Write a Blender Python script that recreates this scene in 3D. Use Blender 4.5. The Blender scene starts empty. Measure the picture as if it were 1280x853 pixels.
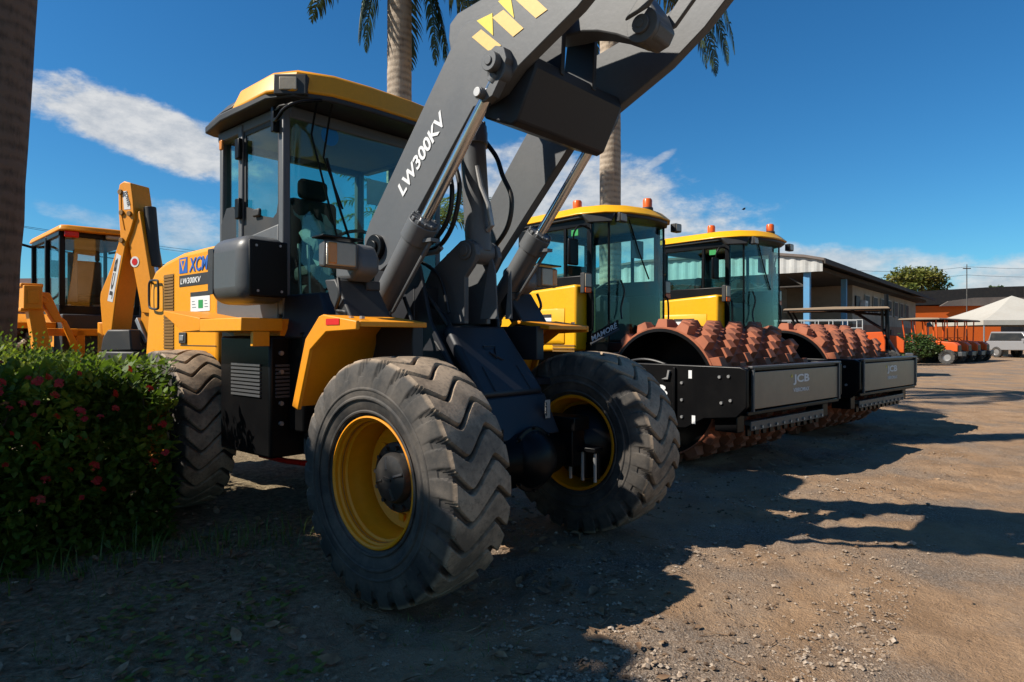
import bpy, math, random
from mathutils import Vector, Matrix, noise
random.seed(11)
S = bpy.context.scene
C = S.collection
R = math.radians

# ------------------------------------------------------------------ materials
def new_mat(name):
    m = bpy.data.materials.new(name); m.use_nodes = True
    nt = m.node_tree; nt.nodes.clear()
    out = nt.nodes.new('ShaderNodeOutputMaterial')
    return m, nt, out
def N(nt, t, **kw):
    n = nt.nodes.new(t)
    for k, v in kw.items():
        if k in n.inputs: n.inputs[k].default_value = v
        else: setattr(n, k, v)
    return n
def lk(nt, a, b): nt.links.new(a, b)
def ramp(nt, fac, stops):
    r = N(nt, 'ShaderNodeValToRGB')
    e = r.color_ramp.elements
    while len(e) < len(stops): e.new(0.5)
    for i, (p, c) in enumerate(stops):
        e[i].position = p; e[i].color = (*c, 1) if len(c) == 3 else c
    lk(nt, fac, r.inputs[0]); return r
K = .76
def c3(c): return (c[0], c[1], c[2], 1)
def ck(c): return tuple(x*K for x in c)

def paint(name, col, rough=.4, metal=0., dirt=(.22, .17, .12), dirt_amt=.25, scale=3., bump=.02, coat=0., spec=.35):
    """painted or bare surface: tone variation, dusty film in patches, broken gloss"""
    m, nt, out = new_mat(name)
    if metal < .5: col, dirt = ck(col), ck(dirt)
    b = N(nt, 'ShaderNodeBsdfPrincipled'); lk(nt, b.outputs[0], out.inputs[0])
    tc = N(nt, 'ShaderNodeTexCoord')
    n1 = N(nt, 'ShaderNodeTexNoise', Scale=scale, Detail=6., Roughness=.6); lk(nt, tc.outputs['Object'], n1.inputs['Vector'])
    n2 = N(nt, 'ShaderNodeTexNoise', Scale=scale*9, Detail=4., Roughness=.7); lk(nt, tc.outputs['Object'], n2.inputs['Vector'])
    mx = N(nt, 'ShaderNodeMix', data_type='RGBA')
    lk(nt, ramp(nt, n1.outputs[0], [(.46, (0, 0, 0)), (.75, (dirt_amt,)*3)]).outputs[0], mx.inputs['Factor'])
    hs = N(nt, 'ShaderNodeMix', data_type='RGBA')
    lk(nt, n2.outputs[0], hs.inputs['Factor'])
    hs.inputs[6].default_value = c3([x*.86 for x in col]); hs.inputs[7].default_value = c3([min(1, x*1.12) for x in col])
    lk(nt, hs.outputs[2], mx.inputs[6]); mx.inputs[7].default_value = c3(dirt)
    lk(nt, mx.outputs[2], b.inputs['Base Color'])
    mr = N(nt, 'ShaderNodeMapRange'); lk(nt, n1.outputs[0], mr.inputs[0])
    mr.inputs[3].default_value = max(.03, rough-.08); mr.inputs[4].default_value = min(1, rough+.2)
    lk(nt, mr.outputs[0], b.inputs['Roughness'])
    b.inputs['Metallic'].default_value = metal; b.inputs['Specular IOR Level'].default_value = spec
    b.inputs['Coat Weight'].default_value = coat; b.inputs['Coat Roughness'].default_value = .12
    if bump:
        bp = N(nt, 'ShaderNodeBump', Strength=.12, Distance=bump*.25); lk(nt, n2.outputs[0], bp.inputs['Height'])
        lk(nt, bp.outputs[0], b.inputs['Normal'])
    return m

def glass(name, tint=(.62, .86, .8), refl=.09):
    m, nt, out = new_mat(name)
    t = N(nt, 'ShaderNodeBsdfTransparent'); t.inputs[0].default_value = c3(tint)
    g = N(nt, 'ShaderNodeBsdfGlossy', Roughness=.015)
    lw = N(nt, 'ShaderNodeLayerWeight', Blend=.5)
    pw = N(nt, 'ShaderNodeMath', operation='POWER'); lk(nt, lw.outputs['Facing'], pw.inputs[0]); pw.inputs[1].default_value = 4.
    ad = N(nt, 'ShaderNodeMath', operation='MULTIPLY_ADD'); lk(nt, pw.outputs[0], ad.inputs[0]); ad.inputs[1].default_value = .55; ad.inputs[2].default_value = refl*.5
    mx = N(nt, 'ShaderNodeMixShader'); lk(nt, ad.outputs[0], mx.inputs[0]); lk(nt, t.outputs[0], mx.inputs[1]); lk(nt, g.outputs[0], mx.inputs[2])
    lk(nt, mx.outputs[0], out.inputs[0]); return m

def leafmat(name, cols, rough=.45, trans=.35, scale=1.6):
    cols = [ck(c) for c in cols]
    m, nt, out = new_mat(name)
    tc = N(nt, 'ShaderNodeTexCoord')
    n = N(nt, 'ShaderNodeTexNoise', Scale=scale, Detail=5., Roughness=.75); lk(nt, tc.outputs['Object'], n.inputs['Vector'])
    r = ramp(nt, n.outputs[0], [(.3, cols[0]), (.52, cols[1]), (.72, cols[2])])
    b = N(nt, 'ShaderNodeBsdfPrincipled', Roughness=rough); lk(nt, r.outputs[0], b.inputs['Base Color'])
    tr = N(nt, 'ShaderNodeBsdfTranslucent'); lk(nt, r.outputs[0], tr.inputs[0])
    mx = N(nt, 'ShaderNodeMixShader', Fac=trans); lk(nt, b.outputs[0], mx.inputs[1]); lk(nt, tr.outputs[0], mx.inputs[2])
    lk(nt, mx.outputs[0], out.inputs[0]); return m

M = {}
M['grey'] = paint('grey_paint', (.108, .112, .118), .4, dirt=(.14, .13, .12), dirt_amt=.2)
M['navy'] = paint('dark_blue_black_paint', (.019, .021, .027), .42, dirt=(.1, .08, .065), dirt_amt=.10)
M['yellow'] = paint('amber_yellow_paint', (.84, .335, .004), .42, dirt_amt=.0, coat=.06)
M['lemon'] = paint('golden_yellow_paint', (.90, .44, .002), .38, dirt_amt=.0, coat=.12)
M['orange'] = paint('orange_yellow_paint', (.84, .30, .003), .42, dirt_amt=.04)
M['digger'] = paint('orange_yellow_digger_paint', (.86, .31, .002), .42, dirt_amt=.03)
M['black'] = paint('black_paint', (.0045, .0045, .005), .3, dirt=(.02, .017, .014), dirt_amt=.12, spec=.16)
M['plastic'] = paint('dark_plastic', (.03, .031, .033), .5, dirt_amt=.1)
M['boxgrey'] = paint('grey_plastic', (.085, .087, .09), .33, dirt_amt=.08)
M['chrome'] = paint('chrome_rod', (.62, .62, .63), .12, 1., dirt_amt=.1, bump=0)
M['steel'] = paint('dull_steel', (.33, .33, .33), .4, .7, dirt_amt=.2)
M['rubber'] = paint('tyre_rubber', (.048, .046, .044), .7, dirt=(.15, .125, .10), dirt_amt=.75, scale=4.)
M['lug'] = paint('dusty_tyre_lug', (.185, .145, .110), .85, dirt=(.075, .065, .055), dirt_amt=.7, scale=6., bump=.03)
M['hose'] = paint('hydraulic_hose', (.012, .012, .013), .35, dirt_amt=.08)
M['white'] = paint('white_vinyl', (.80, .80, .80), .45, dirt_amt=.05, bump=0)
M['blue'] = paint('blue_vinyl', (.02, .12, .46), .45, dirt_amt=.04, bump=0)
M['green'] = paint('green_vinyl', (.03, .30, .08), .45, dirt_amt=.02, bump=0)
M['red'] = paint('red_reflector', (.68, .012, .008), .25, dirt_amt=.05, bump=0)
M['beacon'] = paint('orange_beacon_plastic', (.80, .13, .012), .22, dirt_amt=.05, bump=0)
M['decal_a'] = paint('pale_amber_vinyl', (.78, .52, .16), .4, dirt_amt=.05, bump=0)
M['decal_b'] = paint('yellow_vinyl', (.80, .62, .05), .4, dirt_amt=.05, bump=0)
M['lens'] = paint('lamp_lens', (.40, .35, .27), .12, dirt_amt=.2, bump=.04)
M['amber_lens'] = paint('amber_lamp_lens', (.65, .25, .05), .15, dirt_amt=.1, bump=.03)
M['rust'] = paint('rusty_primer', (.38, .112, .048), .68, dirt=(.09, .045, .034), dirt_amt=.95, scale=2.2, bump=.01)
M['panel'] = paint('grey_brown_panel', (.21, .172, .145), .36, .75, dirt=(.2, .13, .09), dirt_amt=.5, scale=1.3)
M['castiron'] = paint('greasy_cast_iron', (.030, .028, .027), .36, dirt=(.10, .085, .07), dirt_amt=.5, scale=9.)
M['seat'] = paint('black_seat_fabric', (.02, .02, .022), .8)
M['wrap'] = paint('clear_plastic_wrap', (.45, .52, .5), .2, dirt_amt=0, bump=.1)
M['lining'] = paint('cab_lining', (.22, .22, .21), .8)
M['paper'] = paint('white_paper', (.75, .76, .76), .7, bump=0)
M['brown'] = paint('dull_brown_paint', (.22, .11, .02), .6, dirt_amt=.2)
M['glass'] = glass('green_tinted_glass', (.74, .92, .885), .09)
M['glass_r'] = glass('teal_tinted_glass', (.77, .945, .93), .05)
M['glass_b'] = glass('smoky_glass', (.80, .86, .86), .10)
_tym = {}
def tyremat(ro, dust=1.):
    key = (ro, dust)
    if key in _tym: return _tym[key]
    m, nt, out = new_mat('dusty_tyre_rubber')
    b = N(nt, 'ShaderNodeBsdfPrincipled', Roughness=.75); lk(nt, b.outputs[0], out.inputs[0]); b.inputs['Specular IOR Level'].default_value = .3
    tc = N(nt, 'ShaderNodeTexCoord'); P = tc.outputs['Object']
    cut = N(nt, 'ShaderNodeVectorMath', operation='MULTIPLY'); lk(nt, P, cut.inputs[0]); cut.inputs[1].default_value = (1, 0, 1)
    ln = N(nt, 'ShaderNodeVectorMath', operation='LENGTH'); lk(nt, cut.outputs[0], ln.inputs[0])
    mr = N(nt, 'ShaderNodeMapRange', interpolation_type='SMOOTHSTEP'); lk(nt, ln.outputs['Value'], mr.inputs[0]); mr.inputs[1].default_value = ro-.034; mr.inputs[2].default_value = ro-.012
    n1 = N(nt, 'ShaderNodeTexNoise', Scale=4.5, Detail=6., Roughness=.65); lk(nt, P, n1.inputs['Vector'])
    n2 = N(nt, 'ShaderNodeTexNoise', Scale=38., Detail=5., Roughness=.7); lk(nt, P, n2.inputs['Vector'])
    def mix(f, a, c):
        x = N(nt, 'ShaderNodeMix', data_type='RGBA'); lk(nt, f, x.inputs['Factor'])
        for i, q in ((6, a), (7, c)):
            if isinstance(q, tuple): x.inputs[i].default_value = c3(q)
            else: lk(nt, q, x.inputs[i])
        return x.outputs[2]
    wall = mix(ramp(nt, n1.outputs[0], [(.40, (0, 0, 0)), (.66, (.8*dust,)*3)]).outputs[0], (.026, .025, .024), (.105, .088, .072))
    lug = mix(ramp(nt, n1.outputs[0], [(.40, (.2, .2, .2)), (.60, (1, 1, 1))]).outputs[0], (.11, .083, .060), (.33, .245, .168))
    lug = mix(ramp(nt, n2.outputs[0], [(.50, (0, 0, 0)), (.72, (.6, .6, .6))]).outputs[0], lug, (.05, .043, .036))
    lk(nt, mix(mr.outputs[0], wall, lug), b.inputs['Base Color'])
    bp = N(nt, 'ShaderNodeBump', Strength=.3, Distance=.006); lk(nt, n2.outputs[0], bp.inputs['Height']); lk(nt, bp.outputs[0], b.inputs['Normal'])
    _tym[key] = m; return m

# ------------------------------------------------------------------ mesh builder; coordinates (u forward, v to the side facing the camera, w up)
class MB:
    def __init__(s): s.v = []; s.f = []; s.m = []; s.mi = 0
    def add(s, vs, fs):
        o = len(s.v); s.v += [tuple(p) for p in vs]
        for f in fs: s.f.append([i+o for i in f]); s.m.append(s.mi)
    def box(s, u0, u1, v0, v1, w0, w1):
        s.add([(u0, v0, w0), (u1, v0, w0), (u1, v1, w0), (u0, v1, w0), (u0, v0, w1), (u1, v0, w1), (u1, v1, w1), (u0, v1, w1)],
              [(0, 3, 2, 1), (4, 5, 6, 7), (0, 1, 5, 4), (1, 2, 6, 5), (2, 3, 7, 6), (3, 0, 4, 7)]); return s
    def prism(s, pts, ax, a0, a1, a1pts=None):
        def mk(p, a): return (p[0], a, p[1]) if ax == 'v' else ((a, p[0], p[1]) if ax == 'u' else (p[0], p[1], a))
        n = len(pts); q = a1pts or pts
        vs = [mk(p, a0) for p in pts]+[mk(p, a1) for p in q]
        fs = [tuple(range(n))[::-1], tuple(range(n, 2*n))]+[(i, (i+1) % n, (i+1) % n+n, i+n) for i in range(n)]
        s.add(vs, fs); return s
    def hexa(s, b, t):
        s.add(list(b)+list(t), [(0, 3, 2, 1), (4, 5, 6, 7), (0, 1, 5, 4), (1, 2, 6, 5), (2, 3, 7, 6), (3, 0, 4, 7)]); return s
    def tube(s, pts, r, seg=10, r1=None):
        P = [Vector(p) for p in pts]; n = len(P); vs = []; up = None
        for i in range(n):
            d = (P[min(i+1, n-1)]-P[max(i-1, 0)]).normalized()
            if up is None:
                up = Vector((0, 0, 1)) if abs(d.z) < .9 else Vector((1, 0, 0))
            a = d.cross(up).normalized(); b = a.cross(d).normalized(); up = b
            rr = r if r1 is None else r+(r1-r)*i/(n-1)
            for k in range(seg):
                t = 2*math.pi*k/seg; vs.append(P[i]+(a*math.cos(t)+b*math.sin(t))*rr)
        fs = [(i*seg+k, i*seg+(k+1) % seg, (i+1)*seg+(k+1) % seg, (i+1)*seg+k) for i in range(n-1) for k in range(seg)]
        fs += [tuple(range(seg))[::-1], tuple(range((n-1)*seg, n*seg))]
        s.add(vs, fs); return s
    def cyl(s, p0, p1, r, seg=20, r1=None): return s.tube([p0, p1], r, seg, r1)
    def lathe(s, prof, o, ax, seg=32):
        """prof: list of (axial, radius)"""
        vs = []
        for k in range(seg):
            t = 2*math.pi*k/seg; c, d = math.cos(t), math.sin(t)
            for a, r in prof:
                p = (a, r*c, r*d) if ax == 'u' else ((r*c, a, r*d) if ax == 'v' else (r*c, r*d, a))
                vs.append((o[0]+p[0], o[1]+p[1], o[2]+p[2]))
        n = len(prof)
        fs = [(k*n+i, k*n+i+1, ((k+1) % seg)*n+i+1, ((k+1) % seg)*n+i) for k in range(seg) for i in range(n-1)]
        s.add(vs, fs); return s
    def poly(s, pts): s.add(pts, [tuple(range(len(pts)))]); return s
    def build(s, name, mat, parent=None, bevel=0., ang=35, seg=2, world=False, off=(0, 0, 0)):
        me = bpy.data.meshes.new(name)
        vv = s.v if world else [(p[0]-off[0], -(p[1]-off[1]), p[2]-off[2]) for p in s.v]
        me.from_pydata(vv, [], s.f)
        mats = mat if isinstance(mat, (list, tuple)) else [mat]
        for m in mats: me.materials.append(m if not isinstance(m, str) else M[m])
        if len(mats) > 1: me.polygons.foreach_set('material_index', s.m)
        import bmesh
        bm = bmesh.new(); bm.from_mesh(me)
        bmesh.ops.recalc_face_normals(bm, faces=bm.faces)
        bm.to_mesh(me); bm.free()
        me.polygons.foreach_set('use_smooth', [True]*len(me.polygons))
        me.set_sharp_from_angle(angle=R(ang)); me.update()
        o = bpy.data.objects.new(name, me); C.objects.link(o)
        if parent: o.parent = parent
        if not world: o.location = (off[0], -off[1], off[2])
        if bevel:
            b = o.modifiers.new('bevel', 'BEVEL'); b.width = bevel; b.segments = seg; b.limit_method = 'ANGLE'; b.angle_limit = R(40)
            b.harden_normals = False
        return o

def thing(name, label, cat, O, ang=None, group=None, z=.06):
    o = bpy.data.objects.new(name, None); C.objects.link(o); o.empty_display_size = .3
    o.location = (O[0], O[1], z)
    if ang is not None:                       # ang: azimuth of the sideways axis, as seen from above
        a = R(ang); o.rotation_euler = (0, 0, math.atan2(-math.sin(a), math.cos(a)))
    tag(o, label, cat, group); return o
def tag(o, label=None, cat=None, group=None, kind=None):
    if label: o['label'] = label
    if cat: o['category'] = cat
    if group: o['group'] = group
    if kind: o['kind'] = kind
    return o
def copy_tree(o, parent=None):
    c = o.copy(); C.objects.link(c)
    if parent: c.parent = parent
    for ch in list(o.children): copy_tree(ch, c)
    return c

_tm = {}
def text(body, name, mat, parent, org, ex, ey, W, H, shear=0., bold=0., depth=.0012, arc=0.):
    """lettering fitted to W x H; org = lower left corner, ex / ey = writing directions, all (u,v,w)"""
    cu = bpy.data.curves.new('lettering', 'FONT'); cu.body = body; cu.shear = shear; cu.offset = bold; cu.extrude = .5
    cu.resolution_u = 3
    t = bpy.data.objects.new('lettering', cu); C.objects.link(t)
    bpy.context.view_layer.update()
    me = bpy.data.meshes.new_from_object(t.evaluated_get(bpy.context.evaluated_depsgraph_get()))
    bpy.data.objects.remove(t)
    xs = [v.co.x for v in me.vertices]; ys = [v.co.y for v in me.vertices]
    x0, x1, y0, y1 = min(xs), max(xs), min(ys), max(ys)
    ex, ey, og = Vector(ex).normalized(), Vector(ey).normalized(), Vector(org); nz = ex.cross(ey)
    # (u,v,w) is left handed when v points to the camera side: take the outward normal from the mirrored frame
    exl, eyl, ogl = [Vector((q.x, -q.y, q.z)) for q in (ex, ey, og)]; nl = exl.cross(eyl)
    for v in me.vertices:
        v.co = ogl+exl*((v.co.x-x0)/(x1-x0)*W)+eyl*((v.co.y-y0)/(y1-y0)*H)+nl*((v.co.z+.5)*depth)
    me.name = name; me.materials.clear(); me.materials.append(M[mat])
    o = bpy.data.objects.new(name, me); C.objects.link(o); o.parent = parent
    return o

# ------------------------------------------------------------------ camera, light, sky
cam = bpy.data.cameras.new('camera'); co = bpy.data.objects.new('camera', cam); C.objects.link(co); S.camera = co
cam.sensor_width = 36; cam.lens = 36*822/1280; cam.clip_end = 3000; cam.clip_start = .05
co.location = (0, 0, 1.46); co.rotation_euler = (R(90), 0, 0)
cam.shift_y = (422-426.5)/1280*-1*-1
SH = Vector((1.05, .25, -1.0))                       # the way sunlight travels
sun = bpy.data.lights.new('sun', 'SUN'); so = bpy.data.objects.new('sun', sun); C.objects.link(so)
sun.energy = 5.; sun.angle = R(.53); sun.color = (1, .93, .82)
so.rotation_euler = SH.to_track_quat('-Z', 'Y').to_euler(); so.location = (-20, -2, 15)
W = bpy.data.worlds.new('World'); S.world = W; W.use_nodes = True
nt = W.node_tree; nt.nodes.clear()
wo = N(nt, 'ShaderNodeOutputWorld'); bg = N(nt, 'ShaderNodeBackground'); lk(nt, bg.outputs[0], wo.inputs[0])
sky = N(nt, 'ShaderNodeTexSky'); sky.sky_type = 'NISHITA'; sky.sun_disc = False
el = math.atan2(1, math.hypot(SH.x, SH.y)); sky.sun_elevation = el
sky.sun_rotation = math.atan2(-SH.x, -SH.y) % (2*math.pi)
sky.air_density = 1.0; sky.dust_density = .3; sky.ozone_density = 3.
hs0 = N(nt, 'ShaderNodeHueSaturation', Saturation=1.22, Value=1.); lk(nt, sky.outputs[0], hs0.inputs['Color'])
hsv = N(nt, 'ShaderNodeVectorMath', operation='MULTIPLY'); lk(nt, hs0.outputs[0], hsv.inputs[0]); hsv.inputs[1].default_value = (.56, 1.13, 1.34)
tc = N(nt, 'ShaderNodeTexCoord')
sep = N(nt, 'ShaderNodeSeparateXYZ'); lk(nt, tc.outputs['Generated'], sep.inputs[0])
def mth(op, a, b=None, c=None):
    n = N(nt, 'ShaderNodeMath', operation=op)
    for i, x in enumerate((a, b, c)):
        if x is None: continue
        if isinstance(x, (int, float)): n.inputs[i].default_value = x
        else: lk(nt, x, n.inputs[i])
    return n.outputs[0]
az = mth('ARCTAN2', sep.outputs[0], sep.outputs[1]); ele = mth('ARCSINE', sep.outputs[2])
cmb = N(nt, 'ShaderNodeCombineXYZ'); lk(nt, az, cmb.inputs[0]); lk(nt, mth('MULTIPLY', ele, 1.9), cmb.inputs[1])
wn = N(nt, 'ShaderNodeTexNoise', Scale=9., Detail=7., Roughness=.62); lk(nt, cmb.outputs[0], wn.inputs['Vector'])
wn2 = N(nt, 'ShaderNodeTexNoise', Scale=26., Detail=6., Roughness=.65); lk(nt, cmb.outputs[0], wn2.inputs['Vector'])
nsum = mth('ADD', mth('MULTIPLY', mth('SUBTRACT', wn.outputs[0], .5), 3.0), mth('MULTIPLY', mth('SUBTRACT', wn2.outputs[0], .5), 1.1))
def cloud(az0, el0, wa, we, tilt, amp, dens, soft):
    """one cloud bank: direction, half sizes and tilt in degrees"""
    da = mth('SUBTRACT', az, R(az0)); de = mth('SUBTRACT', ele, R(el0))
    de = mth('ADD', de, mth('MULTIPLY', da, tilt))
    q = mth('ADD', mth('POWER', mth('ABSOLUTE', mth('DIVIDE', da, R(wa))), 2.2), mth('POWER', mth('ABSOLUTE', mth('DIVIDE', de, R(we))), 2.))
    v = mth('ADD', mth('SUBTRACT', 1., q), mth('MULTIPLY', nsum, amp))
    mr = N(nt, 'ShaderNodeMapRange', interpolation_type='SMOOTHSTEP'); lk(nt, v, mr.inputs[0]); mr.inputs[1].default_value = 0; mr.inputs[2].default_value = soft
    return mth('MULTIPLY', mr.outputs[0], dens)
banks = [cloud(-29.0, 15.3, 9.0, 2.5, .24, .62, .95, .6), cloud(-26., 8.4, 5.5, 2., .05, 1.15, .6, 1.3), cloud(-33, 8.6, 3.5, .9, .2, 1.2, .4, 1.3),
         cloud(7., 11.0, 15.5, 5.2, .20, .85, .9, .95), cloud(12.4, 14.6, 1.6, .5, -.5, 1.2, .5, 1.1), cloud(24., 5.8, 13., 1.9, .1, .8, .8, .95),
         cloud(38., 3.6, 6., 2.4, -.1, .7, .9, .9), cloud(62., 9., 22., 5., .1, .9, .8, 1.2), cloud(-75., 12., 24., 6., .1, .9, .8, 1.2), cloud(150., 18., 60., 9., .1, 1.1, .7, 1.2), cloud(-140., 14., 40., 7., 0., 1., .7, 1.2)]
tot = banks[0]
for b_ in banks[1:]: tot = mth('MAXIMUM', tot, b_)
cl = ramp(nt, wn2.outputs[0], [(.3, (5.2, 5.7, 6.4)), (.62, (8.3, 8.4, 8.5))])
mxs = N(nt, 'ShaderNodeMix', data_type='RGBA'); lk(nt, tot, mxs.inputs['Factor']); lk(nt, hsv.outputs[0], mxs.inputs[6]); lk(nt, cl.outputs[0], mxs.inputs[7])
lk(nt, mxs.outputs[2], bg.inputs[0]); bg.inputs[1].default_value = .0505
S.view_settings.view_transform = 'Standard'; S.view_settings.look = 'None'; S.view_settings.gamma = 1; S.view_settings.exposure = 0.8
S.cycles.max_bounces = 8; S.cycles.transparent_max_bounces = 24; S.cycles.caustics_reflective = False; S.cycles.caustics_refractive = False
S.cycles.use_denoising = True

# ------------------------------------------------------------------ wheels
def tyre_mesh(ro=.645, hw=.215, rb=.310, nl=26, depth=.032, N_=1040, lugmat=True, style='wave'):
    prof = [(-.70*hw, rb), (-.92*hw, rb+.05), (-1.03*hw, rb+.13), (-1.04*hw, rb+.19), (-1.0*hw, ro-.085), (-.975*hw, ro-.065), (-.95*hw, ro-.045), (-.90*hw, ro-.022), (-.84*hw, ro-.010)]
    prof += [(x*hw, ro-.010*abs(x/.84)**2) for x in ([-.015-.0306*q for q in range(26)][::-1] if N_ > 600 else (-.74, -.64, -.54, -.44, -.34, -.24, -.14, -.05))]
    prof = prof+[(-a, r) for a, r in prof[::-1]]
    n = len(prof); vs = []; fs = []; mi = []; dep = {}
    for k in range(N_):
        th = 2*math.pi*k/N_
        for i, (a, r) in enumerate(prof):
            s = a/hw; d = 0.
            if r > ro-.10 :
                if style == 'wave': ph = nl*th/(2*math.pi)+.46*math.asin(.97*math.sin(s*math.pi*1.25))/1.33+.12*abs(s)
                else: ph = nl*th/(2*math.pi)+(.9*abs(s))+(.5 if s > 0 else 0)
                fr_ = ph-math.floor(ph); wd = (.20+.20*abs(s)**2) if style == 'wave' else .62
                if fr_ < wd:
                    edge = min(fr_, wd-fr_)/.06; d = depth*min(1, edge)*(1 if r > ro-.07 else .55)
            dep[(k, i)] = d
            vs.append(((r-d)*math.cos(th), a*(1-d*.6), (r-d)*math.sin(th)))
    for k in range(N_):
        k2 = (k+1) % N_
        for i in range(n-1):
            fs.append((k*n+i, k*n+i+1, k2*n+i+1, k2*n+i))
            top = prof[i][1] > ro-.05 and prof[i+1][1] > ro-.05 and max(dep[(k, i)], dep[(k2, i)], dep[(k, i+1)]) < depth*.4
            mi.append(0)
    # raised ring on both sidewalls
    b = MB(); b.v = vs; b.f = fs; b.m = mi
    for sgn in (-1, 1):
        b.mi = 0
        b.lathe([(sgn*1.045*hw, rb+.165), (sgn*1.06*hw, rb+.170), (sgn*1.06*hw, rb+.176), (sgn*1.045*hw, rb+.182)], (0, 0, 0), 'v', 96)
        b.lathe([(sgn*.95*hw, rb+.048), (sgn*.98*hw, rb+.050), (sgn*.99*hw, rb+.058), (sgn*.97*hw, rb+.064)], (0, 0, 0), 'v', 96)
        b.lathe([(sgn*(1.035*hw), rb+.115), (sgn*(1.06*hw), rb+.122), (sgn*(1.06*hw), rb+.130), (sgn*(1.03*hw), rb+.138)], (0, 0, 0), 'v', 96)
    return b
def rim_mesh(k=1.):
    b = MB()
    pr = [(-.205, .368), (-.215, .362), (-.205, .345), (-.18, .338), (-.10, .315), (.06, .315), (.075, .322), (.135, .326), (.145, .338), (.178, .340), (.188, .350), (.205, .352), (.215, .362), (.212, .371), (.19, .372)]
    b.lathe([(a*k, r*k) for a, r in pr], (0, 0, 0), 'v', 72)
    b.lathe([(a*k, r*k) for a, r in [(-.035, .316), (-.02, .300), (-.05, .25), (-.055, .19), (-.055, .01)]], (0, 0, 0), 'v', 72)
    for q in range(2):
        t = 2.6+q*2.1; b.box(.25*k*math.cos(t)-.02, .25*k*math.cos(t)+.02, -.09*k, -.03*k, .25*k*math.sin(t)-.02, .25*k*math.sin(t)+.02)
    return b
def hub_mesh(k=1.):
    b = MB()
    b.lathe([(a*k, r*k) for a, r in [(-.09, .150), (-.03, .150), (-.03, .192), (.022, .190), (.028, .182), (.030, .140), (.052, .136), (.072, .122), (.082, .085), (.086, .05), (.086, .001)]], (0, 0, 0), 'v', 48)
    for q in range(4):
        t = q*math.pi/2+.4; b.tube([(.05*k*math.cos(t), .080*k, .05*k*math.sin(t)), (.115*k*math.cos(t), .070*k, .115*k*math.sin(t))], .012*k, 6)
    b.box(-.03*k, .03*k, .08*k, .094*k, -.008*k, .008*k)
    return b
def wheel(parent, u, v, w, far=False, proto=None, spin=0.):
    if proto:
        r = copy_tree(proto, parent); r.location = (u, -v, w); r.rotation_euler = (0, spin, math.pi if far else 0); return r
TY = tyre_mesh().build('tyre', tyremat(.645), None, ang=28)
def first_wheel(parent, u, v, w, spin=.1):
    r = rim_mesh(.92).build('wheel', 'orange', parent); r.location = (u, -v, w); r.rotation_euler = (0, spin, 0)
    TY.parent = r
    hb = hub_mesh(.98).build('hub', 'castiron', r)
    for q in range(12):
        t = q*math.pi/6; x, z = .160*math.cos(t), .160*math.sin(t); MB().cyl((x, .026, z), (x, .046, z), .0125, 6).build('wheel_nut', 'castiron', r)
    for q in range(1):
        MB().tube([(.30, .10, .06), (.29, .16, .08)], .008, 8).build('valve', 'black', r)
    return r

# ------------------------------------------------------------------ the wheel loader in front
LO = (.040, 4.19); LA = 41.5
T = thing('wheel_loader', 'dark grey and amber wheel loader with raised boom arms in the foreground', 'wheel loader', LO, LA, z=0)
w0 = first_wheel(T, -.035, .925, .715)
wheel(T, -.02, -.81, .715, True, w0, .7); wheel(T, -2.9, .925, .715, False, w0, 1.3); wheel(T, -2.9, -.925, .715, True, w0, 2.1)
# axles and driveline
b = MB(); b.cyl((0, -.85, .705), (0, .85, .705), .12, 20)
for s in (1, -1): b.lathe([(.55*s, .13), (.62*s, .20), (.70*s, .262), (.84*s, .268), (.845*s, .1)], (0, 0, .715), 'v', 32)  # black discs added to darken the wheel bowls, standing in for shade
for s in (1, -1): b.box(-.16, .16, .36*s, .50*s, .60, .86); b.box(-.19, .19, .345*s, .515*s, .84, .93); b.lathe([(-.40, .12), (-.30, .15), (-.12, .185), (.12, .185), (.30, .15), (.40, .12)], (0, 0, .70), 'v', 28)
b.lathe([(-.1, .17), (.10, .185), (.105, .205), (.125, .205), (.13, .175), (.19, .15), (.235, .10), (.25, .05), (.252, .001)], (0, .0, .70), 'u', 28)
for q in range(8): t = q*math.pi/4; b.cyl((.10, .195*math.cos(t), .70+.195*math.sin(t)), (.142, .195*math.cos(t), .70+.195*math.sin(t)), .011, 6)
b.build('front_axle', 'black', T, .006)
b = MB(); b.cyl((-2.9, -.85, .715), (-2.9, .85, .715), .12, 20); b.lathe([(-.3, .14), (-.2, .25), (.2, .25), (.3, .14)], (-2.9, 0, .715), 'v', 24); b.build('rear_axle', 'black', T)
# chassis
b = MB(); b.box(-4.1, -1.25, -.42, .42, .62, 1.15); b.box(-2.3, -1.25, -.62, .62, .72, 1.12); b.box(-2.68, -1.3, -.66, .66, 1.12, 1.44); b.box(-1.4, -.9, -.12, .12, .70, .95); b.box(-1.4, -.9, -.12, .12, 1.25, 1.45)
b.cyl((-1.15, 0, .6), (-1.15, 0, 1.55), .09, 16); b.build('rear_chassis', 'navy', T, .012)
b = MB(); b.prism([(-1.745, .62), (-1.745, .83), (-1.50, .86), (-1.40, .62)], 'v', .58, .62); b.build('chassis_plate', 'grey', T, .006)
b = MB()                                             # front frame: side plates down to the axle, tower plates
for s in (-1, 1):
    b.prism([(-1.1, 1.0), (-1.1, 1.75), (-1.0, 2.10), (-.86, 2.16), (-.70, 2.12), (-.58, 1.93), (-.47, 1.56), (-.10, 1.06), (-.06, .70), (-.3, .55), (-.9, .6)], 'v', s*.30, s*.33)
b.box(-1.0, -.94, -.69, .69, 1.15, 1.75); b.box(-.9, .05, -.335, .335, .56, .62); b.box(-.95, -.2, -.66, .66, 1.12, 1.17)
b.box(-.95, -.62, -.335, .335, 1.17, 1.8)
b.build('front_frame', 'navy', T, .008)
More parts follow.
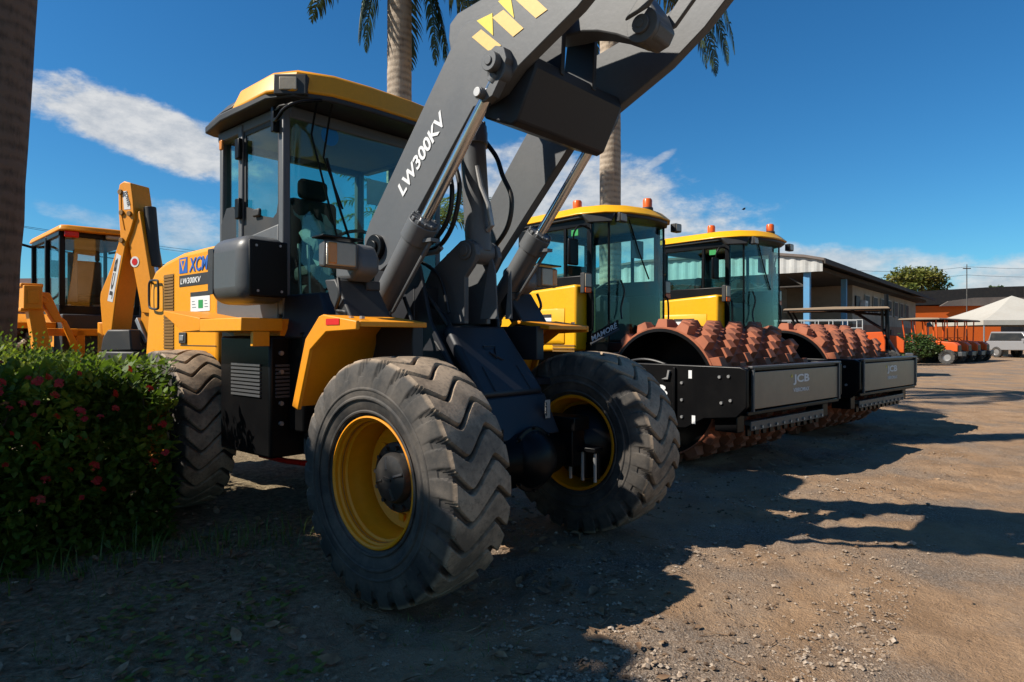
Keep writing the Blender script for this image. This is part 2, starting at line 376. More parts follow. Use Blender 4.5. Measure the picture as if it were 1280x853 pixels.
b = MB()                                             # sloping cover panel between the arms
b.hexa([(-.02, -.30, 1.10), (-.02, .30, 1.10), (-.10, .29, 1.06), (-.10, -.29, 1.06)], [(-.37, -.27, 1.545), (-.37, .27, 1.545), (-.45, .27, 1.5), (-.45, -.27, 1.5)])
b.build('front_cover', 'navy', T, .03, seg=3)
b = MB(); b.hexa([(.10, -.31, .83), (.10, .31, .83), (.02, .3, .83), (.02, -.3, .83)], [(-.03, -.31, 1.085), (-.03, .31, 1.085), (-.1, .3, 1.085), (-.1, -.3, 1.085)])
b.build('lower_cover', 'navy', T, .012)
fc = Vector((-.35, 0, .445)).normalized()           # up along the cover
def cov(x, t, e=.004): return (-.02+fc.x*t+e*.786, x, 1.10+fc.z*t+e*.618)
for s in (-1, 1): MB().tube([cov(.17*s, .03, .002), cov(.165*s, .22, .002)], .006, 6).build('cover_ridge', 'navy', T)
b = MB(); b.poly([cov(.06, .36), cov(-.05, .36), cov(-.05, .39), cov(.06, .39)]); b.tube([cov(.06, .38), cov(-.05, .38), cov(.0, .28), cov(.03, .33), cov(-.05, .27), cov(-.06, .27)], .006, 6)
b.build('cover_emblem', 'navy', T)
b = MB(); b.box(.058, .062, -.25, -.20, .93, 1.05); b.build('serial_plate', 'steel', T)
for i_, zz in enumerate((.95, .98, 1.01)): pass
text('ZL30', 'plate_lettering', 'black', T, (.064, -.212, .945), (0, 0, 1), (0, 1, 0), .09, .025)
b = MB()                                             # hinge bracket at the front axle
b.box(.02, .30, -.52, -.42, .70, .73); b.box(.05, .09, -.50, -.47, .52, .70); b.box(.15, .19, -.50, -.47, .52, .70); b.box(.25, .29, -.50, -.47, .52, .7); b.build('axle_bracket', 'black', T, .004)
for q in range(3): MB().cyl((.07+q*.1, -.465, .50), (.07+q*.1, -.465, .69), .012, 8).build('bracket_bolt', 'steel', T)
# centre bracket of the tilt cylinder
b = MB()
for v0, v1 in ((.085, .125), (-.125, -.085)):
    b.prism([(-.78, 1.80), (-.70, 1.92), (-.40, 2.10), (-.33, 2.105), (-.27, 2.07), (-.25, 2.0), (-.29, 1.93), (-.36, 1.86), (-.36, 1.55), (-.78, 1.55)], 'v', v0, v1)
b.cyl((-.35, -.15, 2.03), (-.35, .15, 2.03), .035, 18); b.cyl((-.35, .128, 2.03), (-.35, .14, 2.03), .06, 20)
b.build('cylinder_bracket', 'grey', T, .006)
b = MB(); b.prism([(-.33, 1.58), (-.25, 1.95), (-.22, 1.98), (-.19, 1.90), (-.17, 1.58)], 'v', .0, .012); b.prism([(-.16, 1.58), (-.13, 1.85), (-.11, 1.9), (-.1, 1.58)], 'v', -.06, -.05); b.build('guard_flap', 'grey', T, .004)

# boom arms
arm_pts = [(-.980, 2.133), (-.917, 2.238), (-.050, 3.262), (.008, 3.294), (.087, 3.293), (.333, 3.34), (.80, 3.44), (1.05, 3.55), (1.30, 3.80), (1.52, 4.10), (1.68, 4.20), (1.80, 4.12), (1.80, 3.99), (1.60, 3.78), (1.36, 3.56), (1.17, 3.40), (1.04, 3.28), (.807, 3.12), (.407, 2.926), (.281, 2.826), (.176, 2.800), (.071, 2.786), (-.623, 2.038), (-.686, 1.954), (-.801, 1.901), (-.917, 1.943), (-.980, 2.038)]
arms = []
for s in (1, -1):
    b = MB(); b.prism(arm_pts, 'v', .40*s, .475*s)
    a = b.build('boom_arm', 'grey', T, .006); arms.append(a)
    q = MB(); q.cyl((-0.833, .33*s, 2.059), (-0.833, .51*s, 2.059), .085, 24); q.cyl((-0.833, .51*s, 2.059), (-0.833, .525*s, 2.059), .045, 16); q.build('pivot_boss', 'black', a, .006)
    q = MB(); q.prism([(0.201, 2.977), (0.233, 3.029), (0.296, 3.056), (0.359, 3.030), (0.380, 2.966), (0.338, 2.872), (0.275, 2.787), (0.201, 2.766), (0.138, 2.808)], 'v', .476*s, .535*s); q.cyl((0.289, .47*s, 2.962), (0.289, .58*s, 2.962), .055, 24); q.cyl((0.289, .58*s, 2.962), (0.289, .588*s, 2.962), .026, 16)
    q.cyl((0.2, .53*s, 2.814), (0.2, .57*s, 2.814), .032, 18); q.build('rod_clevis', 'grey', a, .006)
    q = MB(); q.cyl((0.2, .57*s, 2.814), (0.2, .582*s, 2.814), .027, 18); q.build('pin_cap', 'steel', a, .003)
a = arms[0]; arms[1].location.y += .07             # (the far arm sits a little wider)
e1 = Vector((.7107, 0, .7035)); e2 = Vector((-.7035, 0, .7107))
text('LW300KV', 'model_lettering', 'white', a, (-.560, .4785, 2.358), e1, e2, .585, .092, shear=.18, bold=.028)
# chevron emblem in pale and bright yellow on the arm
tilt_e = Vector((math.cos(R(24)), 0, math.sin(R(24))))
b1 = MB(); b2 = MB()
par = [[(0.060, 3.192), (0.135, 3.213), (0.289, 3.077), (0.213, 3.055)], [(0.222, 3.252), (0.307, 3.268), (0.452, 3.121), (0.377, 3.098)], [(0.385, 3.304), (0.472, 3.318), (0.615, 3.167), (0.537, 3.148)]]
tri = [[(0.099, 3.274), (0.222, 3.278), (0.228, 3.150)], [(0.266, 3.329), (0.356, 3.337), (0.385, 3.197)]]
for p in par: b1.prism(p, 'v', .4755, .4785)
for p in tri: b2.prism(p, 'v', .4755, .4785)
b1.build('emblem_bar', 'decal_a', a); b2.build('emblem_triangle', 'decal_b', a)
# cross tube, gusset plates
b = MB(); b.prism([(.08, 2.74), (.29, 2.655), (.34, 2.67), (.475, 2.93), (.46, 3.0), (.26, 3.07), (.10, 2.90)], 'v', -.469, .399)
b.build('cross_tube', 'navy', T, .012, seg=2)
b = MB()
for s in (1, -1): b.prism([(.24, 3.0), (.30, 3.42), (.38, 3.55), (.46, 3.50), (.49, 3.28), (.475, 2.96)], 'v', s*.14, s*.175)
b.cyl((.38, -.2, 3.46), (.38, .2, 3.46), .05, 20); b.build('rocker_bracket', 'navy', T, .006)
# rocker (bell crank) and its link
b = MB(); b.prism([(-.56, 3.50), (-.55, 3.60), (-.47, 3.65), (-.12, 3.68), (.34, 3.70), (.66, 3.60), (.90, 3.38), (1.02, 3.19), (1.055, 3.10), (1.02, 3.04), (.95, 3.02), (.88, 3.06), (.78, 3.12), (.66, 3.175), (.56, 3.205), (.46, 3.215), (.33, 3.235), (.14, 3.36), (-.2, 3.38), (-.46, 3.36), (-.54, 3.40)], 'v', -.085, .085)
rk = b.build('rocker', 'grey', T, .012)
q = MB(); q.cyl((.955, -.04, 3.115), (.955, .105, 3.115), .092, 28); q.cyl((.955, .105, 3.115), (.955, .125, 3.115), .050, 20); q.cyl((.955, .125, 3.115), (.955, .131, 3.115), .022, 14); q.build('rocker_pin', 'grey', rk, .006)
b = MB()
for s in (1, -1): b.prism([(.88, 3.14), (1.02, 3.17), (1.42, 3.56), (1.33, 3.62)], 'v', s*.136, s*.165)
b.build('tilt_link', 'grey', T, .01)
# hydraulic cylinders
def ram(name, p0, p1, gl, r, rr, mat, parent, v, fit=True):
    P0, P1 = Vector((p0[0], v, p0[1])), Vector((p1[0], v, p1[1])); d = (P1-P0).normalized(); L = (P1-P0).length
    b = MB(); b.cyl(P0, P0+d*gl, r, 28); b.cyl(P0+d*(gl-.13), P0+d*gl, r*1.17, 28); b.cyl(P0+d*(gl-.01), P0+d*(gl+.02), r*1.02, 28); b.cyl((P0.x, v-r*.9, P0.z), (P0.x, v+r*.9, P0.z), r*.9, 20)
    s_ = d.cross(Vector((0, 1, 0))).normalized()
    for k in range(12):
        t = k*math.pi/6; c = s_*math.cos(t)*r*1.0+Vector((0, 1, 0))*math.sin(t)*r*1.0
        b.cyl(P0+d*gl+c, P0+d*(gl+.028)+c, r*.13, 6)
    o = b.build(name, mat, parent, .004)
    q = MB(); q.cyl(P0+d*(gl-.05), P1-d*.02, rr, 24); q.build('cylinder_rod', 'chrome', o)
    if fit:
        q = MB(); q.cyl(P1-d*.07, P1-d*.02, rr*1.3, 20); q.cyl((P1.x, v-.035, P1.z), (P1.x, v+.035, P1.z), rr*1.9, 22); q.build('rod_eye', mat, o, .004)
    return o, P0, d, s_
for s, p0, p1 in ((1, (-0.851, 1.554), (0.302, 2.922)), (-1, (-0.791, 1.584), (0.302, 2.922))):
    o, P0, d, s_ = ram('lift_cylinder', p0, p1, .80, .083, .036, 'grey', T, .50 if s > 0 else -.56)
    q = MB(); a0 = P0+d*.80-s_*.0; side = -s_
    if side.x < 0: side = s_
    q.tube([P0+d*.74+side*.09, P0+d*.74+side*.13, P0+d*.60+side*.125, P0+d*.2+side*.115, P0+d*.12+side*.08], .014, 10)
    q.box(*[x for pr in zip(P0+d*.74+side*.08-Vector((.03, .03, .03)), P0+d*.74+side*.14+Vector((.03, .03, .03))) for x in pr]); q.build('pressure_pipe', 'grey', o)
o, P0, d, s_ = ram('tilt_cylinder', (-.35, 2.03), (-.47, 3.50), .86, .088, .045, 'grey', T, 0.)
q = MB(); q.tube([(-.27, .0, 2.17), (-.23, .0, 2.2), (-.245, .02, 2.34), (-.30, .03, 2.46), (-.33, .04, 2.6)], .018, 10); q.build('steel_pipe', 'steel', o)
def smooth(pts, n=6):
    P = [Vector(p) for p in pts]; o_ = []
    for i in range(len(P)-1):
        a_, b_, c_, d_ = P[max(i-1, 0)], P[i], P[i+1], P[min(i+2, len(P)-1)]
        for k in range(n):
            t = k/n; o_.append(.5*((2*b_)+(c_-a_)*t+(2*a_-5*b_+4*c_-d_)*t*t+(3*b_-a_-3*c_+d_)*t**3))
    return o_+[P[-1]]
for pts in ([(-.50, .10, 2.78), (-.42, .16, 2.62), (-.36, .17, 2.44), (-.42, .16, 2.24), (-.52, .15, 2.12), (-.62, .15, 2.07), (-.78, .15, 2.04)],
            [(-.46, .12, 2.80), (-.46, .17, 2.60), (-.40, .2, 2.42), (-.44, .2, 2.24), (-.6, .2, 2.10), (-.8, .2, 2.1)],
            [(-.40, -.10, 2.82), (-.33, -.15, 2.70), (-.27, -.15, 2.56), (-.19, -.15, 2.40), (-.22, -.15, 2.22), (-.34, -.15, 2.09), (-.46, -.15, 2.02)],
            [(-.85, .28, 1.95), (-.70, .30, 1.9), (-.52, .27, 1.7), (-.38, .22, 1.5)], [(-.85, -.25, 1.95), (-.6, -.28, 1.9), (-.42, -.24, 1.65), (-.36, -.2, 1.4)]):
    MB().tube(smooth(pts), .0165, 10).build('hydraulic_hose', 'hose', T)
for pts in ([(-.9, .20, 1.9), (-.66, .24, 1.72), (-.46, .22, 1.62), (-.36, .24, 1.5)], [(-.9, .12, 2.0), (-.74, .17, 1.98), (-.52, .2, 1.86), (-.42, .21, 1.62)], [(-.92, -.1, 1.9), (-.6, -.17, 1.86), (-.46, -.2, 1.6)], [(-.5, .31, 1.5), (-.3, .33, 1.30), (-.18, .31, 1.05), (-.1, .30, .85)], [(-.45, -.31, 1.5), (-.2, -.335, 1.2), (-.02, -.32, 1.0), (.06, -.30, .8)],
            [(-.62, .42, 1.72), (-.5, .44, 1.5), (-.56, .43, 1.25), (-.4, .42, .95), (-.15, .43, .84)], [(-.7, .62, 1.5), (-.55, .6, 1.3), (-.5, .56, 1.05), (-.2, .52, .86)]):
    MB().tube(smooth(pts), .013, 8).build('hydraulic_hose', 'hose', T)
for p in ((-.50, .10, 2.78), (-.40, -.10, 2.82)):
    MB().cyl((p[0], p[1], p[2]-.06), (p[0], p[1], p[2]+.05), .026, 12).build('hose_fitting', 'steel', T, .003)
MB().tube([(-.78, .15, 2.04), (-.60, .15, 2.045), (-.56, .15, 2.07)], .02, 10).build('pipe_elbow', 'steel', T)

# front fenders
for s in (1, -1):
    b = MB(); pr = [(-.12, 1.515), (-.12, 1.545), (-.43, 1.585), (-.47, 1.575), (-.61, 1.45), (-.755, 1.06), (-.73, 1.055), (-.59, 1.435), (-.46, 1.55), (-.42, 1.558)]
    b.prism(pr, 'v', .66*s, 1.12*s)
    b.prism([(-.12, 1.547), (-.43, 1.587), (-.47, 1.577), (-.61, 1.45), (-.755, 1.06), (-.69, 1.04), (-.56, 1.39), (-.40, 1.49), (-.12, 1.50)], 'v', 1.121*s, 1.145*s)
    fe = b.build('fender', 'orange', T, .006)
    if s == 1: MB().box(-.395, -.27, 1.1455, 1.149, 1.528, 1.562).build('reflector', 'red', fe)
    MB().box(-.55, -.2, .62*s, .70*s, 1.30, 1.54).build('fender_bracket', 'navy', fe, .006)
    if s < 0:
        for ch in list(T.children):
            if ch.name.split('.')[0] in ('fender', 'fender_bracket') and ch.name.endswith('.001'): ch.location.y -= .19
# head lamps on brackets
for s in (1, -1):
    b = MB(); b.hexa([(-.56, .80*s, 1.855), (-.415, .93*s, 1.845), (-.415, 1.145*s, 1.845), (-.50, 1.13*s, 1.855)], [(-.56, .80*s, 1.985), (-.415, .93*s, 2.005), (-.415, 1.145*s, 2.005), (-.50, 1.13*s, 1.985)])
    hl = b.build('headlamp', 'boxgrey', T, .016, seg=3)
    b = MB(); b.prism([(-.52, .90*s), (-.39, .90*s), (-.39, 1.17*s), (-.52, 1.16*s)], 'w', 2.012, 2.024); b.build('lamp_hood', 'black', hl, .004)
    MB().box(-.419, -.402, .945*s, 1.135*s, 1.86, 1.992).build('lens', 'lens', hl, .012, seg=3)
    MB().box(-.416, -.399, 1.07*s, 1.13*s, 1.866, 1.988).build('indicator_lens', 'amber_lens', hl, .008)
    b = MB(); b.prism([(-.66, 1.80), (-.66, 1.98), (-.56, 2.02), (-.46, 2.0), (-.42, 1.93), (-.42, 1.84), (-.50, 1.79)], 'v', .76*s, .92*s); b.build('lamp_housing', 'grey', T, .03, seg=3)
    b = MB(); b.prism([(-.66, 1.80), (-.55, 1.80), (-.42, 1.62), (-.35, 1.52), (-.47, 1.52), (-.6, 1.68)], 'v', .70*s, .99*s); b.box(-.9, -.5, .70*s, .80*s, 1.74, 1.80); b.build('lamp_bracket', 'plastic', T, .01)
    MB().tube(smooth([(-.5, 1.0*s, 1.8), (-.47, 1.01*s, 1.70), (-.52, 1.0*s, 1.62), (-.44, .99*s, 1.6), (-.45, .98*s, 1.54)]), .011, 8).build('lamp_cable', 'hose', T)
for ch in list(T.children):
    if ch.name.endswith('.001') and ch.name.split('.')[0] in ('headlamp', 'lamp_housing', 'lamp_bracket', 'lamp_cable'): ch.location.y -= .20

for ch in list(T.children):
    if ch.name.split('.')[0] == 'fender':
        far_ = ch.name.endswith('.001'); s = -1 if far_ else 1
        for u_ in (-.30, -.20): MB().cyl((u_, 1.05*s, 1.56), (u_, 1.05*s, 1.575), .014, 8).build('fender_bolt', 'steel', ch)
# rear body
b = MB(); b.prism([(-2.69, 1.15), (-2.69, 2.235), (-2.85, 2.235), (-3.40, 2.225), (-3.80, 2.17), (-4.02, 2.11), (-4.12, 2.03), (-4.20, 1.75), (-4.29, 1.25), (-4.29, .75), (-3.6, .75), (-3.5, 1.15)], 'v', -.70, .70)
hd = b.build('engine_hood', 'yellow', T, .045, seg=3)
b = MB()
for k in range(24): b.box(-3.795, -3.575, .7005, .709, 1.36+k*.0285, 1.36+k*.0285+.017)
b.box(-3.80, -3.57, .7002, .703, 1.35, 2.045); b.build('side_slats', 'brown', hd)  # brown slatted strip on the hood side
MB().tube(smooth([(-4.06, .70, 1.98), (-4.05, .735, 2.0), (-3.90, .735, 2.0), (-3.855, .735, 1.97), (-3.85, .735, 1.78), (-3.87, .735, 1.73), (-4.03, .735, 1.74), (-4.07, .735, 1.78), (-4.075, .735, 1.95), (-4.06, .735, 1.99)], 4), .011, 8).build('grab_handle', 'plastic', hd)
MB().box(-3.43, -2.72, .7005, .7035, 1.385, 1.392).build('panel_gap', 'plastic', hd)
MB().box(-3.44, -3.29, .7005, .715, 1.405, 1.505).build('latch', 'plastic', hd, .006)
MB().box(-3.41, -3.33, .715, .722, 1.43, 1.48).build('latch_handle', 'steel', hd, .004)
MB().box(-3.45, -2.72, .7006, .7036, 1.915, 2.015).build('model_strip', 'plastic', hd)
text('LW300KV', 'model_strip_lettering', 'white', hd, (-3.42, .7045, 1.937), (1, 0, 0), (0, 0, 1), .42, .052, shear=.15, bold=.01)
MB().box(-3.45, -3.28, .7006, .7036, 2.035, 2.175).build('emblem_square', 'blue', hd)
MB().prism([(-3.43, 2.16), (-3.30, 2.16), (-3.365, 2.05)], 'v', .7038, .7054).build('emblem_triangle', 'yellow', hd)
MB().prism([(-3.395, 2.145), (-3.335, 2.145), (-3.365, 2.09)], 'v', .7056, .7070).build('emblem_core', 'blue', hd)
text('XCMG', 'maker_lettering', 'blue', hd, (-3.24, .7045, 2.035), (1, 0, 0), (0, 0, 1), .50, .125, shear=.2, bold=.02)
def sticker(parent, u0, u1, v, w0, w1):
    st = MB().box(u0, u1, v, v+.003, w0, w1).build('warning_sticker', 'white', parent)
    W_, H_ = u1-u0, w1-w0
    MB().box(u0, u1, v+.0031, v+.0045, w1-H_*.22, w1).build('sticker_band', 'plastic', st)
    MB().box(u0+W_*.42, u0+W_*.66, v+.0031, v+.0045, w0+H_*.16, w0+H_*.58).build('sticker_patch', 'green', st)
    m_ = MB()
    for k in range(3): m_.box(u0+W_*.08, u0+W_*(.3-.04*k), v+.0031, v+.004, w0+H_*(.2+.15*k), w0+H_*(.24+.15*k))
    for k in range(3): m_.box(u0+W_*.74, u0+W_*(.92-.03*k), v+.0031, v+.004, w0+H_*(.2+.15*k), w0+H_*(.24+.15*k))
    m_.build('sticker_print', 'steel', st)
sticker(hd, -3.21, -2.83, .7006, 1.685, 1.855)
b = MB(); b.cyl((-3.1, -.3, 2.2), (-3.1, -.3, 2.75), .06, 16); b.build('exhaust_pipe', 'black', T)
# deck beside the hood
b = MB(); b.box(-2.10, -1.466, .80, 1.10, 1.502, 1.592); dk = b.build('side_deck', 'yellow', T, .006)
b = MB(); b.prism([(-2.76, 1.64), (-2.76, 1.672), (-2.10, 1.60), (-2.10, 1.51), (-2.40, 1.50), (-2.52, 1.55)], 'v', .70, 1.098); b.box(-2.2, -1.5, .69, .80, 1.47, 1.59); b.build('deck_gusset', 'orange', T, .004)
MB().box(-1.50, -1.464, .90, 1.02, 1.40, 1.50).build('deck_lug', 'yellow', T, .004)
# battery and tank boxes, steps
b = MB(); b.box(-2.25, -1.50, .45, .88, .62, 1.47); b.box(-1.50, -1.30, .40, .74, .8, 1.50); b.build('tank_box', 'black', T, .02)
b = MB()
for k in range(9): b.box(-1.499, -1.487, .60, .84, 1.04+k*.027, 1.056+k*.027)
for k in range(9): b.box(-2.05, -1.62, .881, .892, 1.04+k*.027, 1.056+k*.027)
b.build('step_grating', 'boxgrey', T)
for w_ in (1.35, 1.22, 1.0, .86): MB().cyl((-1.5, .80, w_), (-1.48, .80, w_), .016, 8).build('bolt', 'steel', T)
MB().tube([(-2.35, .50, .50), (-1.95, .50, .50), (-1.55, .48, .52), (-1.2, .42, .55)], .022, 12).build('locking_bar', 'red', T)
# storage box beside the cab
b = MB(); b.box(-1.95, -1.41, .76, 1.115, 1.69, 2.15); bx_ = b.build('side_box', 'boxgrey', T, .11, seg=5)
b = MB(); b.box(-1.42, -1.398, .80, 1.075, 1.73, 2.11); b.build('box_dark_front', 'black', bx_, .09, seg=4)  # black face puts the unlit tone of the box front into colour
for v_, w_ in ((.86, 2.08), (1.03, 2.07), (.85, 1.77), (1.02, 1.77)): MB().cyl((-1.40, v_, w_), (-1.392, v_, w_), .009, 8).build('screw', 'steel', bx_)
b = MB(); b.box(-1.92, -1.84, 1.1135, 1.120, 1.76, 2.08); b.build('box_seam', 'plastic', bx_, .02)

# cab
b = MB()
for s in (1, -1):
    b.box(-1.625, -1.555, .69*s, .75*s, 1.62, 3.10); b.box(-2.235, -2.165, .70*s, .75*s, 2.2, 3.10); b.box(-2.66, -2.60, .62*s, .70*s, 2.2, 3.10)
    b.prism([(-1.625, 1.45), (-1.625, 2.275), (-2.20, 2.215), (-2.60, 2.20), (-2.60, 1.55), (-2.3, 1.45)], 'v', .70*s, .75*s)
    b.box(-2.6, -1.6, .66*s, .74*s, 3.04, 3.12)
b.box(-1.60, -1.56, -.7, .7, 1.45, 1.74); b.box(-1.62, -1.55, -.7, .7, 3.03, 3.12); b.box(-2.66, -2.60, -.65, .65, 1.5, 2.25); b.box(-2.66, -2.6, -.65, .65, 3.02, 3.12)
b.box(-2.62, -1.58, -.70, .70, 1.45, 1.52)
cb = b.build('cab', 'grey', T, .012)
b = MB(); b.hexa([(-1.56, -.72, 1.45), (-1.56, .78, 1.45), (-1.02, .70, 1.45), (-1.02, -.70, 1.45)], [(-1.56, -.70, 1.76), (-1.56, .74, 1.76), (-1.30, .60, 1.78), (-1.30, -.60, 1.78)]); b.build('cab_cowl', 'navy', T, .02)
MB().box(-1.562, -1.556, -.69, .69, 1.745, 3.03).build('windscreen', 'glass', cb)
for s in (1, -1):
    MB().box(-2.165, -1.625, .722*s, .728*s, 2.25, 3.04).build('door_window', 'glass', cb)
    MB().prism([(-2.60, .66*s), (-2.60, .665*s), (-2.235, .733*s), (-2.235, .727*s)], 'w', 2.21, 3.04).build('quarter_window', 'glass', cb)
    b = MB()                                         # dark rubber frame with rounded corners around the door pane
    for (u0, u1, w0_, w1_) in ((-2.165, -2.135, 2.27, 3.04), (-1.655, -1.625, 2.27, 3.04), (-2.165, -1.625, 3.01, 3.04)): b.box(u0, u1, .716*s, .734*s, w0_, w1_)
    b.prism([(-2.165, 2.22), (-2.165, 2.46), (-2.12, 2.46), (-2.02, 2.43), (-1.92, 2.37), (-1.72, 2.33), (-1.67, 2.36), (-1.655, 2.42), (-1.625, 2.42), (-1.625, 2.275)], 'v', .714*s, .736*s); b.prism([(-2.59, 2.2), (-2.59, 2.38), (-2.5, 2.5), (-2.38, 2.5), (-2.25, 2.35), (-2.235, 2.21)], 'v', .70*s, .715*s)
    b.build('window_seal', 'plastic', cb)
    for w_ in (2.83, 2.37): MB().box(-2.22, -2.15, .75*s, .785*s, w_, w_+.16).build('hinge', 'black', cb, .01)
    MB().box(-1.98, -1.88, .737*s, .765*s, 2.36, 2.42).build('door_handle', 'plastic', cb, .012)
MB().box(-2.632, -2.626, -.62, .62, 2.25, 3.02).build('rear_window', 'glass', cb)
MB().box(-2.55, -2.50, .735, .755, 2.97, 3.05).build('side_marker', 'amber_lens', cb, .008)
# grab rail at the front post
MB().tube(smooth([(-1.63, .77, 2.985), (-1.55, .82, 2.98), (-1.47, .84, 2.97), (-1.40, .82, 3.03), (-1.34, .74, 3.08), (-1.30, .60, 3.12)], 5), .013, 10).build('mirror_arm', 'black', cb)
MB().tube([(-1.66, .77, 3.07), (-1.50, .80, 3.07), (-1.36, .72, 3.09)], .013, 8).build('mirror_arm', 'black', cb)
MB().box(-1.64, -1.60, .75, .80, 2.92, 3.10).build('arm_mount', 'black', cb, .006)
for pts in ([(-1.32, .50, 3.14), (-1.42, .47, 3.0), (-1.545, .43, 2.80), (-1.55, .36, 2.66), (-1.55, .26, 2.44)], [(-1.36, .60, 3.12), (-1.548, .53, 2.95), (-1.548, .32, 2.25), (-1.548, .24, 1.95)]):
    MB().tube(pts, .008, 8).build('wiper_arm', 'black', cb)
MB().tube([(-1.549, .40, 2.80), (-1.549, .28, 2.42), (-1.549, .16, 2.12)], .010, 8).build('wiper_blade', 'black', cb)
MB().lathe([(-.001, .001), (-.001, .075), (.002, .075), (.002, .001)], (-1.568, .36, 2.98), 'u', 24).build('round_sticker', 'blue', cb)
MB().box(-1.575, -1.570, -.28, .02, 2.52, 2.72).build('paper_notice', 'paper', cb)
# cab interior
b = MB(); b.box(-2.40, -1.98, -.24, .24, 1.92, 2.06); b.box(-2.46, -2.34, -.23, .23, 2.0, 2.66); b.box(-2.3, -2.05, -.2, .2, 1.52, 1.92); b.box(-2.44, -2.34, -.14, .14, 2.66, 2.84); b.build('driver_seat', 'seat', cb, .05, seg=3)
b = MB(); b.prism([(-1.62, 1.52), (-1.62, 2.05), (-1.70, 2.10), (-1.80, 1.95), (-1.76, 1.52)], 'v', -.32, .32); b.build('dashboard', 'plastic', cb, .03)
b = MB(); c_ = Vector((-1.84, 0, 2.22)); ax_ = Vector((-.5, 0, .86)).normalized(); s1 = Vector((0, 1, 0)); s2 = ax_.cross(s1)
ring = [c_+(s1*math.cos(k*math.pi/12)+s2*math.sin(k*math.pi/12))*.19 for k in range(25)]
b.tube(ring, .014, 8); b.tube([ring[0], ring[12]], .011, 6); b.tube([c_, (-1.72, 0, 2.0)], .025, 8); b.build('steering_wheel', 'plastic', cb)
b = MB()
for k in range(9):
    for j in range(5): pass
gx = []
for i in range(10):
    for j in range(8):
        t = i/9; x = -2.0-.10*t+.03*math.sin(j*2.1+i); gx.append((x-.28*t, .20-.36*j/7+.03*math.sin(i*1.7+j), 2.04+.52*t+.03*math.sin(i*3.1+j*1.3)))
b.add(gx, [(i*8+j, i*8+j+1, (i+1)*8+j+1, (i+1)*8+j) for i in range(9) for j in range(7)]); b.build('plastic_sheet', 'wrap', cb)
MB().box(-2.55, -1.62, -.66, .66, 3.06, 3.09).build('headliner', 'lining', cb)
for v_ in (.38, .46): MB().tube([(-1.80, v_, 1.6), (-1.84, v_, 2.18)], .012, 8).build('control_lever', 'steel', cb)
# roof
out = [(-2.74, .72), (-2.70, .80), (-2.3, .86), (-1.60, .86), (-1.40, .76), (-1.29, .52), (-1.26, .2)]
out = out+[(u, -v) for u, v in out[::-1]]
def inset(pts, k, cu=-1.8): return [(cu+(u-cu)*k, v*k) for u, v in pts]
b = MB(); b.prism(out, 'w', 3.125, 3.185, None); rf = b.build('roof', 'plastic', T, .012)
fo = [p if p[0] > -2.15 else (-2.15, p[1]) for p in out]
yel = [(-2.12, .855), (-1.58, .865), (-1.39, .77), (-1.28, .52), (-1.25, .2)]; yel = yel+[(u, -v) for u, v in yel[::-1]]
b = MB(); b.prism(inset(yel,1.012), 'w', 3.16, 3.335, inset(yel, .93)); b.build('roof_shell', 'yellow', rf, .025, seg=3)
bk = [(-2.73, .715), (-2.69, .795), (-2.3, .855), (-2.125, .86)]; bk = bk+[(u, -v) for u, v in bk[::-1]]
b = MB(); b.prism(bk, 'w', 3.187, 3.27, inset(bk, .93)); b.build('roof_rear', 'plastic', rf, .02)
b = MB(); b.hexa([(-1.50, .855, 3.14), (-1.33, .70, 3.14), (-1.40, .62, 3.14), (-1.56, .78, 3.14)], [(-1.50, .855, 3.285), (-1.33, .70, 3.285), (-1.40, .62, 3.285), (-1.56, .78, 3.285)])
lp = b.build('corner_lamp', 'plastic', rf, .01)
b = MB(); b.hexa([(-1.46, .835, 3.17), (-1.37, .753, 3.17), (-1.385, .738, 3.17), (-1.475, .82, 3.17)], [(-1.46, .835, 3.26), (-1.37, .753, 3.26), (-1.385, .738, 3.26), (-1.475, .82, 3.26)]); b.build('lamp_lens', 'lens', lp, .006)
for u_ in (-1.95, -2.4): MB().lathe([(0, .05), (.04, .045), (.05, .001)], (u_, .62, 3.29), 'w', 16).build('roof_beacon', 'amber_lens', rf)
